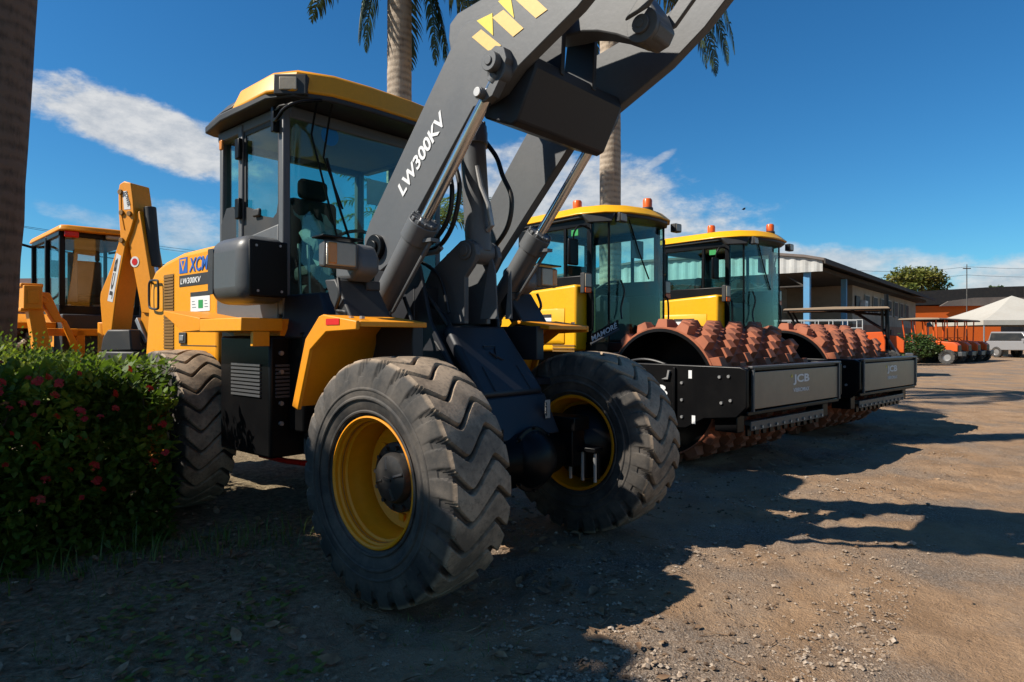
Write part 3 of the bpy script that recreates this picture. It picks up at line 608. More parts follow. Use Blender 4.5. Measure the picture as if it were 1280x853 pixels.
#@@PART3
# ------------------------------------------------------------------ padfoot rollers
def make_roller():
    T = thing('soil_roller', '', 'road roller', (2.42, 8.02), 47.5, 'padfoot rollers parked side by side', z=0)
    # drum: shell, recessed ends, staggered pads
    b = MB(); rd = .715
    b.lathe([(-1.06, rd-.055), (-1.06, rd), (1.06, rd), (1.06, rd-.055)], (0, 0, .865), 'v', 64)
    rows = 11; per = 17
    for i in range(rows):
        v = -1.06+(i+.5)*2.12/rows
        for k in range(per):
            t = 2*math.pi*(k+(.5 if i % 2 else 0)+.12*i)/per
            def pt(dv, dt, r): return (r*math.cos(t+dt), v+dv, .865+r*math.sin(t+dt))
            lo = [pt(-.088, -.118, rd-.01), pt(.088, -.118, rd-.01), pt(.088, .118, rd-.01), pt(-.088, .118, rd-.01)]
            hi = [pt(-.060, -.070, rd+.088), pt(.060, -.070, rd+.088), pt(.060, .070, rd+.088), pt(-.060, .070, rd+.088)]
            b.hexa(lo, hi)
    dr = b.build('drum', 'rust', T, .004, ang=12, seg=1)
    b = MB(); b.lathe([(-1.061, rd-.02), (-1.065, rd-.055), (-.70, rd-.06), (-.70, .12), (-.9, .12), (-.9, .001)], (0, 0, .865), 'v', 56)
    b.lathe([(1.061, rd-.02), (1.065, rd-.055), (.70, rd-.06), (.70, .12), (.9, .12), (.9, .001)], (0, 0, .865), 'v', 56); b.build('drum_wall', 'black', dr)
    # frame
    side = [(-1.55, .55), (-1.55, 1.02), (-1.2, 1.18), (1.02, 1.17), (1.09, 1.14), (1.09, .77), (.98, .66), (.62, .62), (.40, .50), (-.28, .46), (-.62, .55)]
    b = MB()
    for s in (1, -1): b.prism(side, 'v', 1.12*s, 1.17*s)
    b.box(.86, 1.085, -1.12, 1.12, 1.12, 1.165); b.box(.86, .90, -1.12, 1.12, .70, 1.12); b.box(-1.55, -1.25, -1.12, 1.12, .60, 1.0)
    b.box(.86, 1.075, -1.12, 1.12, .68, .73)
    fr_ = b.build('drum_frame', 'black', T, .012)
    b = MB(); b.prism([(.26, .50), (.26, 1.14), (.29, 1.14), (.29, .50)], 'v', 1.1702, 1.20); b.build('frame_rib', 'black', fr_, .006)
    for u_, w_ in ((.36, .98), (.36, .80), (.36, .62), (.80, 1.06), (.90, 1.07), (.82, .80), (.92, .83)):
        MB().cyl((u_, 1.17, w_), (u_, 1.185, w_), .016, 8).build('frame_bolt', 'steel', fr_)
    for u_, w_ in ((.46, 1.03), (.50, .56)): MB().box(u_-.02, u_+.02, 1.1705, 1.1735, w_, w_+.085).build('small_label', 'white', fr_)
    MB().prism([(.12, 1.01), (.20, 1.01), (.22, 1.10), (.20, 1.11), (.185, 1.035)], 'v', 1.1705, 1.20).build('lifting_hook', 'steel', fr_)
    text('JCB', 'side_lettering', 'white', fr_, (-.44, 1.1708, .78), (1, 0, 0), (0, 0, 1), .62, .17, bold=.03)
    text('VIBROMAX', 'side_lettering', 'white', fr_, (-.44, 1.1708, .69), (1, 0, 0), (0, 0, 1), .62, .055, bold=.02)
    b = MB(); b.box(1.086, 1.096, -1.02, 1.04, .745, 1.115); pn = b.build('front_panel', 'panel', fr_, .006)
    b = MB(); b.box(1.086, 1.112, 1.045, 1.075, .72, 1.15); b.box(1.086, 1.112, -1.065, -1.025, .72, 1.15); b.box(1.06, 1.112, -1.09, 1.09, 1.152, 1.175); b.build('panel_frame', 'boxgrey', fr_, .005)
    text('JCB', 'front_lettering', 'white', pn, (1.097, .17, .945), (0, -1, 0), (0, 0, 1), .40, .115, bold=.03)
    text('VIBROMAX', 'front_lettering', 'white', pn, (1.097, .17, .868), (0, -1, 0), (0, 0, 1), .40, .045, bold=.02)
    MB().prism([(.185, 1.03), (.225, 1.03), (.205, 1.07)], 'u', 1.097, 1.099).build('front_mark', 'decal_b', pn)
    b = MB(); b.box(.88, .97, -.92, .86, .555, .60); b.box(.955, .975, -.92, .86, .50, .60)
    sc = b.build('scraper_bar', 'boxgrey', fr_, .006)
    for k in range(11):
        v = .80-k*.165; MB().prism([(v-.05, .555), (v+.05, .555), (v+.04, .44), (v-.04, .44)], 'u', .90, .925).build('scraper_tooth', 'black', sc, .004)
        MB().cyl((.975, v, .53), (.99, v, .53), .016, 8).build('scraper_bolt', 'steel', sc)
    for s in (1, -1): MB().box(.70, .95, .95*s, 1.10*s, .50, .68).build('scraper_mount', 'black', fr_, .01)
    for pts in ([(-.62, 1.02, 1.06), (-.42, 1.05, 1.18), (-.15, 1.06, 1.21), (.12, 1.04, 1.14), (.22, 1.02, 1.02)], [(-.7, .98, 1.0), (-.4, 1.0, 1.13), (-.1, 1.03, 1.16), (.1, 1.0, 1.05)]):
        MB().tube(smooth(pts), .018, 10).build('drum_hose', 'hose', T)
    # tractor part
    b = MB(); b.box(-1.75, -1.0, -.5, .5, .55, 1.25); b.box(-4.0, -1.3, -.75, .75, .60, 1.28); b.build('chassis', 'black', T, .02)
    b = MB(); b.prism([(-2.52, 1.26), (-2.52, 2.0), (-2.45, 2.08), (-1.36, 2.14), (-1.34, 2.10), (-1.34, 1.29)], 'v', .55, .95)
    sp = b.build('side_cover', 'lemon', T, .035, seg=3)
    b = MB(); b.hexa([(-2.40, .951, 1.36), (-1.52, .951, 1.36), (-1.52, .951, 1.85), (-2.40, .951, 1.85)], [(-2.34, .985, 1.40), (-1.60, .985, 1.40), (-1.60, .985, 1.78), (-2.34, .985, 1.78)]); b.build('cover_relief', 'lemon', sp, .02)
    sticker(sp, -2.12, -1.74, .985, 1.56, 1.765)
    for q in range(3): MB().box(-1.75, -1.36, .951, .957, 1.275+q*.035, 1.295+q*.035).build('cover_slot', 'brown', sp)
    b = MB(); b.prism([(-4.35, 1.05), (-4.38, 1.7), (-4.2, 1.92), (-2.56, 2.02), (-2.56, 1.05)], 'v', -.80, .82); hd = b.build('engine_hood', 'lemon', T, .06, seg=3)
    text('MAMORÉ', 'hood_lettering', 'plastic', hd, (-3.5, .823, 1.76), (1, 0, 0), (0, 0, 1), .72, .11, shear=.2, bold=.02)
    for s in (1, -1):
        r = tyre_mesh(ro=.76, hw=.29, rb=.36, nl=20, depth=.05, N_=160, style='bar').build('tyre', tyremat(.76), None, ang=28)
        r2 = rim_mesh(1.05).build('wheel', 'lemon', T); r2.location = (-3.05, -.82*s, .76); r2.rotation_euler = (0, .2, 0 if s > 0 else math.pi); r.parent = r2
    # cab
    out = [(-2.60, .72), (-1.28, .76), (-1.10, .60), (-1.06, .3)]; out = out+[(u, -v) for u, v in out[::-1]]
    b = MB()
    for s in (1, -1):
        b.hexa([(-1.33, .70*s, 1.35), (-1.25, .70*s, 1.35), (-1.25, .76*s, 1.35), (-1.33, .76*s, 1.35)], [(-1.33, .70*s, 3.02), (-1.25, .70*s, 3.02), (-1.25, .76*s, 3.02), (-1.33, .76*s, 3.02)])
        b.box(-1.75, -1.70, .71*s, .75*s, 2.15, 3.0); b.box(-2.62, -2.45, .66*s, .76*s, 2.1, 2.98)
        b.box(-2.6, -1.28, .70*s, .752*s, 2.06, 2.27); b.box(-2.6, -1.28, .70*s, .752*s, 2.90, 3.02); b.box(-2.6, -1.28, .69*s, .74*s, 1.3, 2.06)
    b.prism([(p[0], p[1]) for p in out], 'w', 1.28, 1.40); b.box(-2.62, -2.55, -.7, .7, 1.3, 2.3); b.box(-2.62, -2.55, -.7, .7, 2.9, 3.0)
    cb = b.build('cab', 'black', T, .012)
    for s in (1, -1):
        MB().box(-2.45, -1.33, .722*s, .728*s, 2.27, 2.90).build('side_window', 'glass_r', cb)
        MB().prism([(-1.255, .745*s), (-1.255, .752*s), (-1.095, .607*s), (-1.09, .60*s)], 'w', 1.40, 3.02).build('corner_window', 'glass_r', cb)
    MB().prism([(-1.092, .595), (-1.052, .3), (-1.052, -.3), (-1.092, -.595), (-1.086, -.598), (-1.046, -.3), (-1.046, .3), (-1.086, .598)], 'w', 1.40, 3.0).build('windscreen', 'glass_r', cb)
    MB().box(-2.58, -2.574, -.68, .68, 2.3, 2.9).build('rear_window', 'glass_r', cb)
    for v_ in (-.60, .60): MB().tube([(-1.09, v_, 1.4), (-1.09, v_, 3.0)], .016, 8).build('glazing_post', 'black', cb)
    b = MB(); b.hexa([(-1.20, .82, 1.385), (-1.02, .50, 1.575), (-1.0, .52, 1.575), (-1.18, .84, 1.385)], [(-1.20, .82, 1.50), (-1.02, .50, 1.69), (-1.0, .52, 1.69), (-1.18, .84, 1.5)])
    nb = b.build('name_board', 'black', cb, .003)
    text('MAMORÉ', 'name_lettering', 'white', nb, (-1.172, .829, 1.408), (.18, -.32, .19), (-.09, .17, 1.0), .38, .085, bold=.02)
    MB().tube([(-1.19, .84, 1.375), (-1.0, .51, 1.565)], .018, 8).build('board_rail', 'boxgrey', cb)
    b = MB(); b.box(-2.15, -1.72, -.26, .26, 1.75, 1.88); b.box(-2.22, -2.1, -.25, .25, 1.85, 2.5); b.box(-2.1, -1.8, -.2, .2, 1.4, 1.75); b.build('driver_seat', 'seat', cb, .05, seg=3)
    b = MB(); b.prism([(-1.42, 1.40), (-1.42, 1.95), (-1.5, 2.05), (-1.6, 2.0), (-1.55, 1.4)], 'v', -.28, .28); b.build('dashboard', 'plastic', cb, .03)
    b = MB(); c_ = Vector((-1.62, 0, 2.14)); s1 = Vector((0, 1, 0)); s2 = Vector((.8, 0, .45)).normalized(); ring = [c_+(s1*math.cos(k*math.pi/10)+s2*math.sin(k*math.pi/10))*.19 for k in range(21)]
    b.tube(ring, .015, 8); b.tube([ring[0], ring[10]], .012, 6); b.build('steering_wheel', 'plastic', cb)
    MB().box(-1.10, -1.095, -.14, .12, 2.52, 2.76).build('sun_visor', 'lining', cb)
    MB().box(-1.62, -1.50, .7285, .731, 2.80, 2.88).build('window_sticker', 'green', cb)
    # roof with two beacons and lamps
    ro = [(-2.72, .74), (-2.66, .82), (-1.4, .86), (-1.05, .72), (-.86, .45), (-.80, .15)]; ro = ro+[(u, -v) for u, v in ro[::-1]]
    b = MB(); b.prism(inset(ro, .95), 'w', 3.0, 3.07); rf = b.build('roof', 'plastic', T, .012)
    b = MB(); b.prism(ro, 'w', 3.045, 3.17, inset(ro, .86)); b.build('roof_shell', 'lemon', rf, .03, seg=3)
    b = MB(); b.hexa([(-1.26, .79, 2.93), (-1.02, .62, 2.93), (-1.2, .5, 2.93), (-1.4, .7, 2.93)], [(-1.36, .83, 3.05), (-.97, .60, 3.05), (-1.2, .5, 3.05), (-1.5, .7, 3.05)]); vz = b.build('roof_visor', 'plastic', rf, .015)
    for u_, v_ in ((-1.72, .50), (-1.0, -.10)):
        q = MB(); q.cyl((u_, v_, 3.14), (u_, v_, 3.20), .075, 20); q.build('beacon_base', 'plastic', rf, .006)
        q = MB(); q.lathe([(0, .062), (.10, .062), (.12, .05), (.125, .001)], (u_, v_, 3.20), 'w', 20); q.build('beacon', 'beacon', rf)
    for v_, u_ in ((.50, -.93), (-.72, -.92)):
        q = MB(); q.box(u_-.09, u_, v_-.075, v_+.075, 2.93, 3.05); wl = q.build('work_lamp', 'plastic', rf, .012)
        MB().box(u_+.001, u_+.006, v_-.062, v_+.062, 2.945, 3.035).build('lamp_lens', 'lens', wl, .003)
    # front marker lamps, mirrors, wiper
    for s in (1, -1):
        q = MB(); q.box(-1.28, -1.21, .80*s, .94*s, 2.02, 2.28); q.box(-1.28, -1.24, .74*s, .82*s, 2.1, 2.14); ml = q.build('marker_lamp', 'plastic', T, .01)
        MB().box(-1.209, -1.195, .815*s, .93*s, 2.10, 2.265).build('clear_lens', 'lens', ml, .006)
        MB().box(-1.209, -1.195, .815*s, .93*s, 2.025, 2.092).build('orange_lens', 'beacon', ml, .006)
        q = MB(); q.tube(smooth([(-1.28, .76*s, 2.86), (-1.30, .92*s, 2.88), (-1.34, .98*s, 2.80), (-1.36, .98*s, 2.70)]), .013, 8); mi = q.build('mirror_arm', 'black', cb)
        MB().box(-1.40, -1.35, .88*s, 1.06*s, 2.38, 2.72).build('mirror', 'black', mi, .02)
        MB().tube(smooth([(-1.24, .775*s, 1.55), (-1.17, .82*s, 1.6), (-1.17, .82*s, 2.0), (-1.25, .775*s, 2.04)]), .013, 8).build('grab_rail', 'black', cb)
    MB().tube([(-1.035, .25, 3.0), (-1.03, .05, 2.6), (-1.035, -.18, 2.25)], .010, 8).build('wiper_arm', 'black', cb)
    MB().tube(smooth([(-1.04, .42, 2.2), (-1.0, .40, 2.05), (-1.03, .43, 1.85), (-1.0, .45, 1.7)]), .012, 8).build('cab_cable', 'hose', cb)
    return T
r1 = make_roller()
r1['label'] = 'yellow and black roller with rusty padfoot drum right beside the grey loader'
r2 = copy_tree(r1); r2.location = (4.68, 10.2, 0)
r2['label'] = 'yellow and black roller with rusty padfoot drum farther from the loader, near the hangar'
for ch in r2.children:                                # its articulated rear half stands a little closer to the drum
    if ch.name.split('.')[0] in ('cab', 'roof', 'marker_lamp', 'side_cover', 'engine_hood', 'chassis', 'wheel'):
        ch.location.x += .25

# ------------------------------------------------------------------ backhoe loader seen from the rear
BO = (-6.0, 9.3)
T = thing('backhoe_loader', 'orange-yellow backhoe loader with folded digging arm behind the flowering hedge', 'backhoe loader', BO, 44.)
b = MB(); b.box(-4.6, -.2, -.85, .15, .75, 1.25); b.box(-.3, .25, -1.0, .60, .65, 1.0); b.box(-.28, .2, -.62, .35, 1.0, 1.72); b.build('chassis', 'plastic', T, .02)
b = MB()
b.box(-.05, .02, .27, .34, 1.78, 2.88); b.box(-.05, .02, -.66, -.60, 1.78, 2.88); b.box(-.80, -.73, .30, .36, 1.75, 2.86); b.box(-1.72, -1.65, .30, .36, 1.75, 2.84)
b.box(-.8, -.73, -.67, -.62, 1.75, 2.86); b.box(-1.72, -1.65, -.67, -.62, 1.75, 2.84); b.box(-1.72, .02, .28, .345, 1.68, 1.86); b.box(-1.72, .02, -.66, -.61, 1.68, 1.86); b.box(-.05, .02, -.62, .3, 1.72, 1.84)
b.box(-1.72, .02, -.66, .35, 2.80, 2.87); b.box(-1.7, 0, -.62, .3, 1.5, 1.7)
cb = b.build('cab', 'black', T, .012)
MB().box(-.01, -.004, -.60, .27, 1.84, 2.80).build('rear_window', 'glass_b', cb)
MB().box(-.73, -.05, .318, .324, 1.86, 2.80).build('side_window', 'glass_b', cb)
MB().box(-1.65, -.80, .318, .324, 1.86, 2.80).build('door_window', 'glass_b', cb)
MB().box(-1.70, -1.694, -.60, .27, 1.84, 2.80).build('front_window', 'glass_b', cb)
b = MB(); b.box(-.85, -.45, -.30, .12, 1.90, 2.02); b.box(-.50, -.40, -.28, .10, 2.0, 2.52); b.box(-.49, -.42, -.26, -.20, 2.52, 2.66); b.box(-.49, -.42, .02, .08, 2.52, 2.66); b.box(-.49, -.42, -.26, .08, 2.62, 2.69); b.box(-.8, -.5, -.2, .05, 1.7, 1.9); b.build('driver_seat', 'seat', cb, .03)
MB().box(-.12, -.10, .10, .22, 1.9, 2.6).build('arm_rest', 'lining', cb, .01)
ro = [(-1.9, .36), (.10, .37), (.16, .28), (.17, -.17), (.16, -.62), (.10, -.71), (-1.9, -.70)]
b = MB(); b.prism(ro, 'w', 2.87, 2.95, [(u*.95-.03, (v+.17)*.95-.17) for u, v in ro]); rf = b.build('roof', 'digger', T, .02)
MB().box(.06, .13, .13, .30, 2.78, 2.87).build('tail_lamp', 'red', rf, .02)
MB().box(.06, .12, -.40, -.20, 2.80, 2.86).build('work_lamp', 'lens', rf, .02)
for s in (.36, -.69):
    q = MB(); k = 1 if s > 0 else -1
    q.tube(smooth([(-1.68, s, 1.9), (-1.64, s+.28*k, 2.1), (-1.64, s+.34*k, 2.6), (-1.66, s+.22*k, 2.82), (-1.68, s, 2.8)]), .02, 8); ma = q.build('mirror_arm', 'black', cb)
    MB().box(-1.68, -1.63, s+.24*k-.09, s+.24*k+.09, 2.35, 2.62).build('mirror', 'black', ma, .02)
for v_ in (.62, -.96):
    t_ = tyre_mesh(ro=.80, hw=.24, rb=.36, nl=18, depth=.05, N_=144, style='bar').build('tyre', tyremat(.80), None, ang=28)
    q = rim_mesh(1.06).build('wheel', 'digger', T); q.location = (-1.0, -v_, .80); t_.parent = q
for v_ in (.45, -.8):
    t_ = tyre_mesh(ro=.52, hw=.18, rb=.26, nl=16, depth=.04, N_=96, style='bar').build('tyre', tyremat(.52), None, ang=28)
    q = rim_mesh(.76).build('wheel', 'digger', T); q.location = (-3.4, -v_, .52); t_.parent = q
b = MB(); b.prism([(-4.7, 1.0), (-4.7, 1.7), (-2.0, 1.85), (-1.75, 1.8), (-1.75, 1.0)], 'v', -.75, .05); b.build('engine_hood', 'digger', T, .04)
for s in (.62, -.96):
    b = MB(); b.prism([(-1.85, 1.5), (-1.75, 1.66), (-.25, 1.72), (-.05, 1.60), (-.05, 1.52), (-.3, 1.62), (-1.7, 1.58)], 'v', s-.26, s+.26); b.build('rear_fender', 'orange', T, .01)
# front shovel
b = MB(); b.prism([(-5.3, .15), (-6.2, .1), (-6.25, .14), (-5.4, .25), (-5.25, .6), (-5.4, 1.0), (-5.55, 1.05), (-5.55, 1.0), (-5.2, .6)], 'v', -1.45, .75); b.build('front_shovel', 'digger', T, .01)
b = MB()
for s in (.2, -.9): b.prism([(-2.0, 1.55), (-2.0, 1.7), (-4.2, 1.3), (-5.3, .6), (-5.3, .45), (-4.3, 1.1)], 'v', s-.05, s+.05)
b.build('shovel_arm', 'digger', T, .01)
# stabiliser legs, cross frame
b = MB(); b.box(.18, .32, -1.1, .70, .95, 1.10); b.box(.18, .30, -1.1, .70, 1.42, 1.52); b.box(.15, .3, .1, .2, .75, 1.5); b.box(.15, .3, -.7, -.6, .75, 1.5); b.build('kingpost_frame', 'orange', T, .012)
for s, lab in ((1, 'near'), (-1, 'far')):
    c0 = .74 if s == 1 else -1.15
    b = MB(); b.prism([(c0+.10, 1.76), (c0+.10, 2.06), (c0-.10, 2.06), (c0-.10, 1.76)], 'u', .30, .62); b.box(.2, .55, c0-.12, c0+.12, 2.04, 2.09); b.box(.2, .55, c0-.13, c0+.12, 1.73, 1.78)
    lg = b.build('stabiliser', 'orange', T, .012)
    MB().box(.621, .63, c0-.06, c0+.06, 1.83, 2.0).build('stabiliser_recess', 'digger', lg, .01)
    b = MB(); b.prism([(c0-.02*s-.09, 1.78), (c0-.02*s+.07, 1.78), (c0-.22*s+.10, .55), (c0-.22*s-.12, .55)], 'u', .36, .56); b.build('stabiliser_leg', 'orange', lg, .01)
    b = MB(); b.prism([(c0-.13*s-.07, 1.98), (c0-.13*s+.09, 2.0), (c0-.30*s+.05, 1.6), (c0-.30*s-.05, 1.6)], 'u', .30, .50); b.cyl((.50, c0-.14*s, 1.88), (.53, c0-.14*s, 1.88), .04, 12); b.build('stabiliser_link', 'orange', lg, .01)
    b = MB(); b.box(.3, .62, c0-.42*s-.15, c0-.42*s+.15, .05, .12) if False else b.box(.3, .62, c0-.22*s-.16, c0-.22*s+.16, .48, .55); b.build('stabiliser_foot', 'plastic', lg, .01)
    b = MB(); b.prism([(c0-.40*s, 1.62), (c0-.33*s, 1.68), (c0-.48*s, 1.2), (c0-.58*s, 1.2)], 'u', .32, .42); b.build('stabiliser_strut', 'orange', T, .01)
# swung digging arm: its own frame turned about the king post
DB = bpy.data.objects.new('digging_arm', None)
DBm = MB(); DBm.cyl((0, 0, .72), (0, 0, 1.6), .11, 20); DBm.box(-.1, .12, -.12, .12, .9, 1.15)
DB = DBm.build('kingpost', 'orange', T, .01)
loc = Vector((BO[0], BO[1], 0))
angb = R(44.); F_ = Vector((math.cos(angb), -math.sin(angb), 0)); L_ = Vector((math.sin(angb), math.cos(angb), 0))
DB.location = (.75, .05, 0); DB.rotation_euler = (0, 0, R(44.-17.))
b = MB(); b.prism([(.11, 1.0), (.10, 1.35), (.045, 1.90), (.056, 1.99), (.218, 2.29), (.387, 2.71), (.36, 3.0), (.352, 3.30), (.372, 3.395), (.45, 3.43), (.56, 3.40), (.60, 3.18), (.62, 2.95), (.56, 2.78), (.48, 2.62), (.33, 2.0), (.25, 1.5), (.25, 1.0)], 'v', -.15, .15)
bo = b.build('boom', 'digger', DB, .012)
MB().tube([(.40, .152, 3.3), (.41, .152, 3.0), (.46, .152, 2.80)], .008, 6).build('boom_seam', 'orange', bo)
for u_, w_ in ((.40, 3.29), (.42, 3.02), (.55, 3.0), (.42, 2.66)): MB().cyl((u_, .15, w_), (u_, .175, w_), .035, 12).build('boom_pin', 'brown', bo, .004)
tl = Vector((.34, 0, .60)).normalized(); tp = Vector((-.60, 0, .34)).normalized()
MB().prism([(.175, 1.88), (.262, 1.86), (.405, 2.46), (.33, 2.50)], 'v', .1505, .1525).build('label_plate', 'white', bo)
text('JCB', 'boom_lettering', 'plastic', bo, (.250, .153, 1.90), (.135, 0, .58), (-.58, 0, .135), .54, .055, bold=.03)
MB().prism([(.455, 3.06), (.56, 3.06), (.50, 3.30), (.43, 3.30)], 'v', .1505, .1525).build('label_plate', 'white', bo)
text('POWER', 'boom_lettering', 'plastic', bo, (.455, .153, 3.28), (.07, 0, -.22), (.22, 0, .07), .2, .05, bold=.02)
b = MB(); b.prism([(.46, 2.77), (.60, 3.0), (.67, 3.04), (.92, 1.85), (.87, 1.70), (.70, 1.72), (.68, 1.84)], 'v', -.12, .12); dp = b.build('dipper', 'digger', DB, .012)
MB().cyl((.60, .12, 2.38), (.60, .125, 2.38), .07, 20).build('round_label', 'white', dp); MB().cyl((.60, .125, 2.38), (.60, .128, 2.38), .045, 20).build('round_label_core', 'red', dp)
b = MB(); b.prism([(.68, 1.86), (.93, 1.84), (.99, 1.4), (.9, 1.25), (.76, 1.3), (.66, 1.6)], 'v', -.09, .09); b.build('dipper_end', 'orange', DB, .012)
b = MB(); b.cyl((.72, .0, 3.10), (.80, .0, 2.32), .075, 20); rm = b.build('dipper_cylinder', 'plastic', DB, .006)
MB().cyl((.80, .0, 2.32), (.90, .0, 1.82), .04, 16).build('cylinder_rod', 'chrome', rm)
b = MB(); b.prism([(.60, 1.62), (.64, 1.66), (.80, 1.35), (.76, 1.32)], 'v', -.13, .13); b.build('bucket_link', 'steel', DB, .008)
b = MB(); b.prism([(.34, 1.50), (.70, 1.50), (.74, 1.23), (.22, 1.22), (.26, 1.40)], 'v', -.30, .30); b.prism([(.22, 1.22), (.80, 1.22), (.83, .95), (.22, .95)], 'v', -.33, .33); b.build('digging_bucket', 'plastic', DB, .02)
# ------------------------------------------------------------------ ground
def dirtmat():
    m, nt, out = new_mat('dirt_and_gravel')
    k_ = .80
    b = N(nt, 'ShaderNodeBsdfPrincipled', Roughness=.95); lk(nt, b.outputs[0], out.inputs[0]); b.inputs['Specular IOR Level'].default_value = .15
    tc = N(nt, 'ShaderNodeTexCoord'); P = tc.outputs['Object']
    def nz(sc, d=6., r=.6, off=0.):
        n = N(nt, 'ShaderNodeTexNoise', Scale=sc, Detail=d, Roughness=r)
        if off:
            mp = N(nt, 'ShaderNodeMapping'); mp.inputs['Location'].default_value = (off, off*.7, 0); lk(nt, P, mp.inputs['Vector']); lk(nt, mp.outputs[0], n.inputs['Vector'])
        else: lk(nt, P, n.inputs['Vector'])
        return n.outputs[0]
    def mix(f, a, c):
        x = N(nt, 'ShaderNodeMix', data_type='RGBA')
        lk(nt, f, x.inputs['Factor']) if not isinstance(f, float) else None
        for i, q in ((6, a), (7, c)):
            if isinstance(q, tuple): x.inputs[i].default_value = c3(q)
            else: lk(nt, q, x.inputs[i])
        return x.outputs[2]
    big = nz(.42, 5.); mid = nz(2.2, 6., .65, 4.); fine = nz(22., 5., .7); grit = nz(95., 3., .7)
    sand = ramp(nt, mid, [(.28, (.195, .117, .063)), (.5, (.285, .180, .104)), (.75, (.36, .240, .146))]).outputs[0]
    grav = ramp(nt, grit, [(.30, (.065, .048, .036)), (.5, (.185, .145, .112)), (.70, (.37, .31, .25))]).outputs[0]
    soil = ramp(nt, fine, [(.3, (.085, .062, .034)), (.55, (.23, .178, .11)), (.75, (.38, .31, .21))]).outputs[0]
    gm = ramp(nt, nz(.75, 5., .62, 9.), [(.44, (0, 0, 0)), (.60, (.85, .85, .85))]).outputs[0]
    c = mix(gm, sand, grav)
    c = mix(ramp(nt, grit, [(.58, (0, 0, 0)), (.70, (.5, .5, .5))]).outputs[0], c, grav)
    c = mix(ramp(nt, fine, [(.55, (0, 0, 0)), (.72, (.45, .45, .45))]).outputs[0], c, (.13, .078, .042))
    # separate soil colours blended in toward the left of the yard
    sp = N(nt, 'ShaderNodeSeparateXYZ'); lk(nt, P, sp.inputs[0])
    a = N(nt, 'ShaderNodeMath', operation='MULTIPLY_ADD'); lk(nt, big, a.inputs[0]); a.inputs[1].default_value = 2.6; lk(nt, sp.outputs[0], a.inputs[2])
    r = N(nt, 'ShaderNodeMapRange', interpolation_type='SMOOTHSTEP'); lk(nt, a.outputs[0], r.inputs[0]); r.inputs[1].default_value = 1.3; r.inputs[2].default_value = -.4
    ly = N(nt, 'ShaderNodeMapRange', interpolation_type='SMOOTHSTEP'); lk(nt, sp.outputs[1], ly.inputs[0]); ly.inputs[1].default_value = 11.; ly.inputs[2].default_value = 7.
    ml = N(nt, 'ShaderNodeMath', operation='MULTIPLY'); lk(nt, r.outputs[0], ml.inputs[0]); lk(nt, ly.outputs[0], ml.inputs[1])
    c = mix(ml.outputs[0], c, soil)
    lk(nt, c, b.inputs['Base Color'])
    h1 = N(nt, 'ShaderNodeMath', operation='ADD'); lk(nt, fine, h1.inputs[0])
    h2 = N(nt, 'ShaderNodeMath', operation='MULTIPLY'); lk(nt, grit, h2.inputs[0]); h2.inputs[1].default_value = .5; lk(nt, h2.outputs[0], h1.inputs[1])
    bp = N(nt, 'ShaderNodeBump', Strength=1., Distance=.03); lk(nt, h1.outputs[0], bp.inputs['Height']); lk(nt, bp.outputs[0], b.inputs['Normal'])
    return m
def axis(lo, hi, step, far):
    a = []; x = lo
    while x < hi: a.append(x); x += step
    g = step; l = [lo]
    while l[-1] > -far: g *= 1.28; l.append(l[-1]-g)
    h = [hi]; g = step
    while h[-1] < far: h.append(h[-1]+g); g *= 1.28
    return l[:0:-1]+a+h
xs = axis(-4.5, 8., .055, 700); ys = axis(2.2, 13., .055, 700)
def gz(x, y):
    if abs(x) > 60 or abs(y) > 60: return .06
    n = noise.noise((x*.5, y*.5, 3.))*.03+noise.noise((x*2.1, y*2.1, 7.))*.020+noise.noise((x*6, y*6, 1.))*.014+max(0, noise.noise((x*11, y*11, 5.)))*.022
    # shallow wheel ruts running along the yard
    for k, off in ((.9, 2.9), (.9, 4.6), (.75, 6.4)):
        dlt = (x*.55-y*.83)+off+noise.noise((x*.4, y*.4, 2.))*.3
        if abs(dlt) < .35: n -= .034*(1-(dlt/.35)**2)*(.55+.45*math.sin((x*.83+y*.55)*26+abs(dlt)*14))
    return n+.058
b = MB(); nx = len(xs)
for y in ys:
    for x in xs: b.v.append((x, y, gz(x, y)))
for j in range(len(ys)-1):
    for i in range(nx-1): b.f.append((j*nx+i, j*nx+i+1, (j+1)*nx+i+1, (j+1)*nx+i)); b.m.append(0)
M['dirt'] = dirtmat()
tag(b.build('ground', 'dirt', None, ang=180, world=True), kind='structure')

